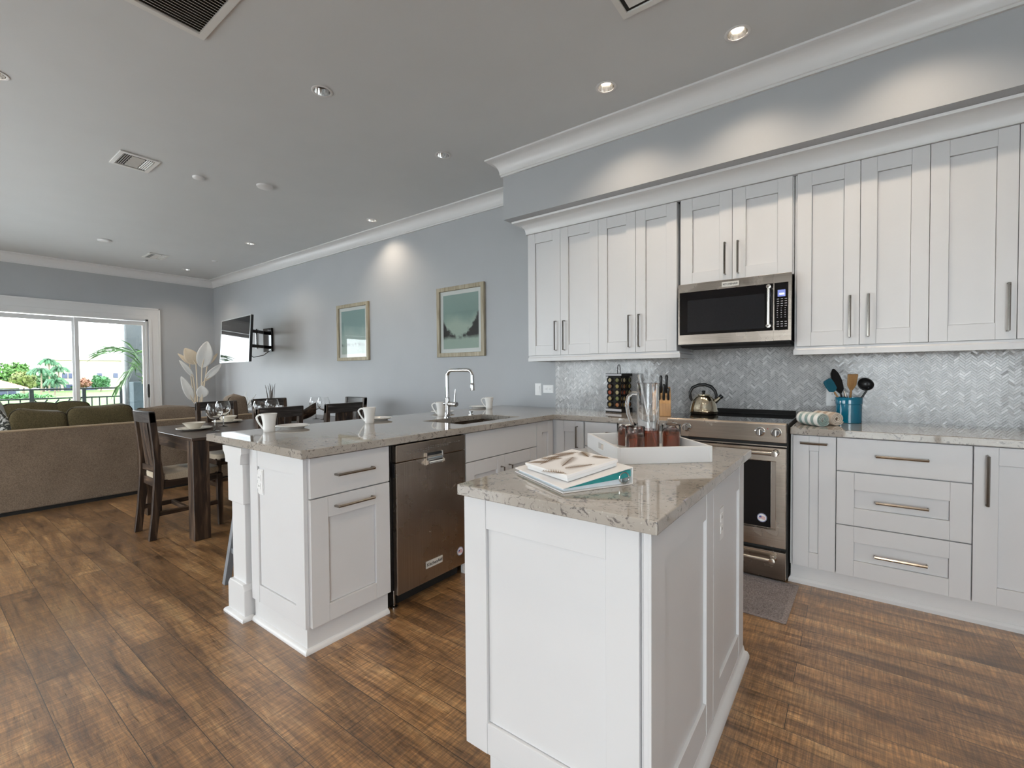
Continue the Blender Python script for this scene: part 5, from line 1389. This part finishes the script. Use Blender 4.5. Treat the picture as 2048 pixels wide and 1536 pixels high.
# ------------------------------------------------------------------ balcony and what lies beyond it
M['deck'] = paint('pale_balcony_floor', (.25, .245, .235), .7)
M['rail'] = paint('dark_green_grey_railing', (.018, .026, .026), .4)
M['stucco'] = paint('grey_stucco', (.075, .085, .088), .8, bump=.3, bscale=80)
M['lawn'] = paint('lawn_green', (.08, .19, .03), .9, var=.3, scale=.4)
M['pave'] = paint('pale_paving', (.58, .58, .57), .8, var=.06, scale=.5)
struct('floor_balcony', MB().box(-10.8, XF - .16, -7, .6, -.25, -.03), M['deck'])
struct('ground_lawn', MB().box(-170, -46, -60, 80, -2.4, -2.0), M['lawn'])
struct('ground_paving', MB().box(-45.9, 60, -60, 80, -2.4, -2.05), M['pave'])
t = thing('balcony_railing', 'dark metal balcony railing outside the sliding door', 'railing', (-10.6, -3.0, -.03))
P('top_rail', MB().box(-10.63, -10.57, -6.9, -1.06, 1.0, 1.03), M['rail'], t)
P('mid_rail', MB().box(-10.615, -10.585, -6.9, -1.06, .835, .862), M['rail'], t)
P('bottom_rail', MB().box(-10.615, -10.585, -6.9, -1.06, .06, .085), M['rail'], t)
PY = [-1.07, -1.62, -2.31, -3.0, -3.7, -4.4, -5.1, -5.8, -6.5]
for y in PY: P('post', MB().box(-10.628, -10.572, y - .028, y + .028, -.03, 1.0), M['rail'], t)
for i, (ya, yb) in enumerate(zip(PY[1:], PY)):
    if i in (0, 2, 4, 6):
        for k in range(1, 5): yy = ya + (yb - ya) * k / 5; P('baluster', MB().box(-10.609, -10.591, yy - .009, yy + .009, .085, .835), M['rail'], t)
    else:
        P('diagonal_bar', MB().bar((-10.6, ya + .03, .83), (-10.6, ya + .30, .46), .018, .022), M['rail'], t)
        for k in range(4):
            yt = ya + .20 + k * .15; P('diagonal_bar', MB().bar((-10.6, yt, .83), (-10.6, yt - .24, .50), .018, .022), M['rail'], t)
tag(build('balcony_column', MB().box(-10.76, -10.44, -1.0, -.66, -.03, 3.3), M['stucco'], bev=.01), 'grey stucco column at the right end of the balcony', 'column')
tag(build('balcony_pedestal', MB().box(-10.42, -10.12, -.99, -.2, -.03, 1.13), paint('blue_grey_plaster', (.06, .085, .095), .8), bev=.01), 'blue-grey low wall block in front of the balcony column', 'low wall')
tag(build('downpipe', MB().tube([(-10.5, -1.045, -.02), (-10.5, -1.045, 3.2)], .028, 12), M['trim'], smooth=True), 'white downpipe beside the balcony column', 'pipe')
M['frondg'] = paint('palm_green', (.045, .115, .02), .5, var=.4, scale=8)
M['frondd'] = paint('dry_palm_straw', (.45, .40, .22), .6, var=.3)
t = thing('potted_palm', 'feathery green palm on the balcony behind the door', 'palm', (-9.72, -.72, -.03))
build('pot', MB().lathe([(0, 0), (.15, 0), (.19, .32), (.2, .36), (.17, .36), (.16, .31), (0, .30)], n=28), paint('grey_planter', (.22, .24, .25), .6), t, smooth=True)
def frond(pts, nl, ll, m, droop=.35):
    """arching rachis with paired leaflets"""
    pts = [Vector(p) for p in pts]; mb = MB()
    def at(s_):
        x = s_ * (len(pts) - 1); i = min(int(x), len(pts) - 2); return pts[i].lerp(pts[i + 1], x - i), (pts[i + 1] - pts[i]).normalized()
    mb.tube([at(k / 10)[0] for k in range(11)], [.008 - .006 * k / 10 for k in range(11)], 6)
    for k in range(nl):
        s_ = .22 + .78 * k / nl; p, d = at(s_); L_ = ll * (math.sin(PI * (.18 + .72 * s_)) ** .7) * R.uniform(.85, 1.1)
        up = Vector((0, 0, 1)); sd_ = d.cross(up).normalized()
        for q in (-1, 1):
            dr = (d * .85 + sd_ * q * .75 + up * R.uniform(-.05, .25)).normalized()
            w_ = .013; e1 = p + dr * L_ * .5; e2 = p + dr * L_ + Vector((0, 0, -droop * L_))
            n_ = dr.cross(Vector((R.gauss(0, 1), R.gauss(0, 1), R.gauss(0, .6)))).normalized() * w_
            mb.add([p, e1 + n_, e1 - n_, e2], [(0, 1, 2), (1, 3, 2)])
    return mb
FR = [((-.22, -.22, 1.72), (-.30, -.48, 1.76), (-.36, -.74, 1.68), 22, .70, .22), ((-.20, -.16, 1.55), (-.22, -.32, 1.40), (-.25, -.56, 1.02), 20, .48, .35), ((-.15, .10, 1.95), (-.15, .18, 2.2), (-.15, .30, 2.3), 16, .42, .3), ((.12, .14, 1.7), (.2, .3, 1.8), (.3, .5, 1.5), 14, .4, .4), ((-.2, .02, 1.7), (-.35, -.10, 1.75), (-.5, -.25, 1.4), 16, .36, .4)]
for k, (p1, p2, p3, n_, ll, dr) in enumerate(FR):
    build('frond', frond([(0, 0, .3), (p1[0] * .3, p1[1] * .3, 1.0), p1, p2, p3], n_, ll, M['frondg'], dr), M['frondg'], t, merge=False)
build('dry_leaf', MB().tube([(0, 0, 1.45), (-.1, -.10, 1.42), (-.14, -.18, 1.28), (-.15, -.2, 1.12)], [.006, .016, .020, .004], 6), M['frondd'], t, smooth=True)

def foliage(c, h, n, s, seed, top=1.0):
    rr = random.Random(seed); mb = MB()
    lumps = [(Vector((rr.uniform(-.6, .6), rr.uniform(-.6, .6), rr.uniform(-.4, .55))), rr.uniform(.35, .6)) for _ in range(14)]
    for _ in range(n):
        lc, lr_ = rr.choice(lumps)
        d = Vector((rr.gauss(0, 1), rr.gauss(0, 1), rr.gauss(0, 1))).normalized()
        p = lc + d * lr_ * rr.uniform(.75, 1.05)
        p = Vector((c[0] + p.x * h[0], c[1] + p.y * h[1], c[2] + p.z * h[2]))
        a = Vector((rr.gauss(0, 1), rr.gauss(0, 1), rr.gauss(0, 1))).normalized(); b = a.cross(d).normalized()
        q = s * rr.uniform(.6, 1.3)
        mb.add([p - a * q, p + b * q * .5, p + a * q, p - b * q * .5], [(0, 1, 2, 3)])
    return mb
def leafm(name, c): return paint(name, c, .6, var=.45, scale=.9)
M['trunk'] = paint('tree_bark', (.22, .17, .13), .8, var=.2)
def tree(name, label, x, y, w_, zt, m, seed, n=2600, cat='tree', zb=-2.0, s=.33):
    h = (zt - zb) * .5
    t = thing(name, label, cat, (x, y, zb), 0, 'trees and shrubs across the lawn')
    build('crown', foliage((0, 0, h * 1.12), (w_ * .8, w_, h * .86), n, s, seed), m, t, merge=False)
    build('trunk', MB().tube([(0, 0, -.02), (.1, .05, h * .5), (0, 0, h * 1.1)], [.35 * w_ / 3, .25 * w_ / 3, .15 * w_ / 3], 8), M['trunk'], t, smooth=True)
tree('broadleaf_tree', 'big round green tree at the left of the lawn', -131, 10.0, 2.6, 4.5, leafm('bright_leaf_green', (.07, .17, .03)), 1)
tree('broadleaf_tree', 'lower yellowish-green tree in front of the big round one', -124, 10.4, 1.7, 2.6, leafm('yellow_leaf_green', (.15, .18, .05)), 2)
tree('broadleaf_tree', 'dark green tree behind the low orange-roofed house', -134, 6.6, 2.3, 2.8, leafm('deep_leaf_green', (.04, .11, .04)), 3)
tree('flowering_shrub', 'reddish flowering shrub right of the door mullion', -131, 20.2, 1.2, .9, leafm('reddish_leaf', (.26, .12, .08)), 4, 1500, 'shrub')
tree('green_shrub', 'rounded green shrub right of the reddish one', -131, 22.9, 1.5, 1.5, leafm('shrub_green', (.05, .15, .055)), 5, 1800, 'shrub')
tree('green_shrub', 'small dark shrub low by the lawn edge', -126, 17.9, .6, -.6, leafm('dark_shrub', (.04, .14, .05)), 6, 500, 'shrub')
tree('broadleaf_tree', 'dark green thicket under the palms by the cream house', -142, 15.5, 2.2, 2.0, leafm('thicket_green', (.035, .11, .045)), 11, 2600)
tree('broadleaf_tree', 'pale feathery tree between the round tree and the palms', -139, 13.1, 1.6, 3.2, leafm('pale_leaf_green', (.09, .18, .07)), 12, 1800)
def palmtree(label, x, y, zt, seed):
    rr = random.Random(seed); zb = -2.0
    t = thing('palm_tree', label, 'palm tree', (x, y, zb), 0, 'palms in front of the cream house')
    hh_ = zt - zb - 1.0
    build('trunk', MB().tube([(0, 0, -.02), (.05, .1, hh_ * .5), (0, .1, hh_)], [.16, .12, .10], 8), M['trunk'], t, smooth=True)
    mb = MB()
    for k in range(20):
        a = 2 * PI * k / 20 + rr.uniform(-.2, .2); e_ = rr.uniform(-.3, 1.35); L_ = rr.uniform(1.3, 1.9)
        o = Vector((math.cos(a), math.sin(a), 0)); p0 = Vector((0, .1, hh_))
        q = [p0, p0 + o * L_ * .4 * math.cos(e_) + Vector((0, 0, L_ * .45 * math.sin(e_))), p0 + o * L_ * .8 * math.cos(e_ * .7) + Vector((0, 0, L_ * .5 * math.sin(e_) - .15)), p0 + o * L_ + Vector((0, 0, L_ * .35 * math.sin(e_) - .7))]
        for i in range(3):
            d = (q[i + 1] - q[i]); sd_ = d.cross(Vector((0, 0, 1))).normalized()
            for s_ in range(5):
                p = q[i] + d * s_ / 5
                for sg in (-1, 1): mb.add([p, p + d * .3 + Vector((0, 0, .05)), p + d * .3 + sd_ * sg * .3 + Vector((0, 0, -.42))], [(0, 1, 2)])
    build('crown', mb, leafm('palm_crown_green', (.035, .115, .05)), t, merge=False)
palmtree('tallest palm in front of the cream house', -128, 14.4, 5.2, 1)
palmtree('palm left of the tallest one, lower crown', -120, 12.2, 3.2, 2)
palmtree('palm right of the tallest one, overlapping the cream house', -137, 17.1, 3.8, 3)
palmtree('shortest palm at the foot of the cream house', -112, 12.84, 1.4, 4)
M['creamwall'] = paint('cream_render', (.44, .37, .30), .8, var=.04)
M['roofo'] = paint('orange_roof_tile', (.36, .16, .09), .7, var=.15, scale=2)
M['darkglass'] = paint('dark_house_glass', (.05, .06, .12), .2)
M['bluewall'] = paint('pale_blue_render', (.32, .36, .38), .7)
t = thing('cream_house', 'large two-storey cream house across the lawn', 'house', (-150, 24, -2))
P('wall', MB().box(-156, -145, 16.8, 33, -2, 5.2), M['creamwall'], t)
P('roof', MB().add([(-156.5, 16.3, 5.2), (-144.5, 16.3, 5.2), (-144.5, 33.5, 5.2), (-156.5, 33.5, 5.2), (-150.5, 19, 6.3), (-150.5, 31, 6.3)], [(0, 1, 4), (1, 2, 5, 4), (2, 3, 5), (3, 0, 4, 5), (0, 3, 2, 1)]), M['creamwall'], t)
for y in (17.5, 20.4, 23.6): P('garage_opening', MB().box(-144.99, -144.9, y - 1.2, y + 1.2, -1.9, -.5), M['darkglass'], t)
for y in (19.4, 20.5, 25.5, 28.5): P('window', MB().box(-144.99, -144.9, y - .45, y + .45, .9, 2.1), M['darkglass'], t)
t = thing('low_house', 'low house with an orange tiled roof at the left edge of the view', 'house', (-104, 3, -2))
P('wall', MB().box(-109, -100, -6, 7.3, -2, -.35), M['bluewall'], t)
P('roof', MB().add([(-110, -7, -.35), (-99, -7, -.35), (-99, 8.2, -.35), (-110, 8.2, -.35), (-104.5, -3, 1.5), (-104.5, 4.2, 1.5)], [(0, 1, 4), (1, 2, 5, 4), (2, 3, 5), (3, 0, 4, 5), (0, 3, 2, 1)]), M['roofo'], t)
for y in (5.6, 6.5, 2): P('window', MB().box(-99.99, -99.9, y - .4, y + .4, -1.5, -.7), M['darkglass'], t)
tag(build('hedge', foliage((0, 0, .4), (.5, 3.5, .55), 900, .2, 9), leafm('hedge_green', (.05, .15, .05)), merge=False), 'dark clipped hedge along the lawn before the low house', 'hedge').location = (-96, 7.5, -2.0)
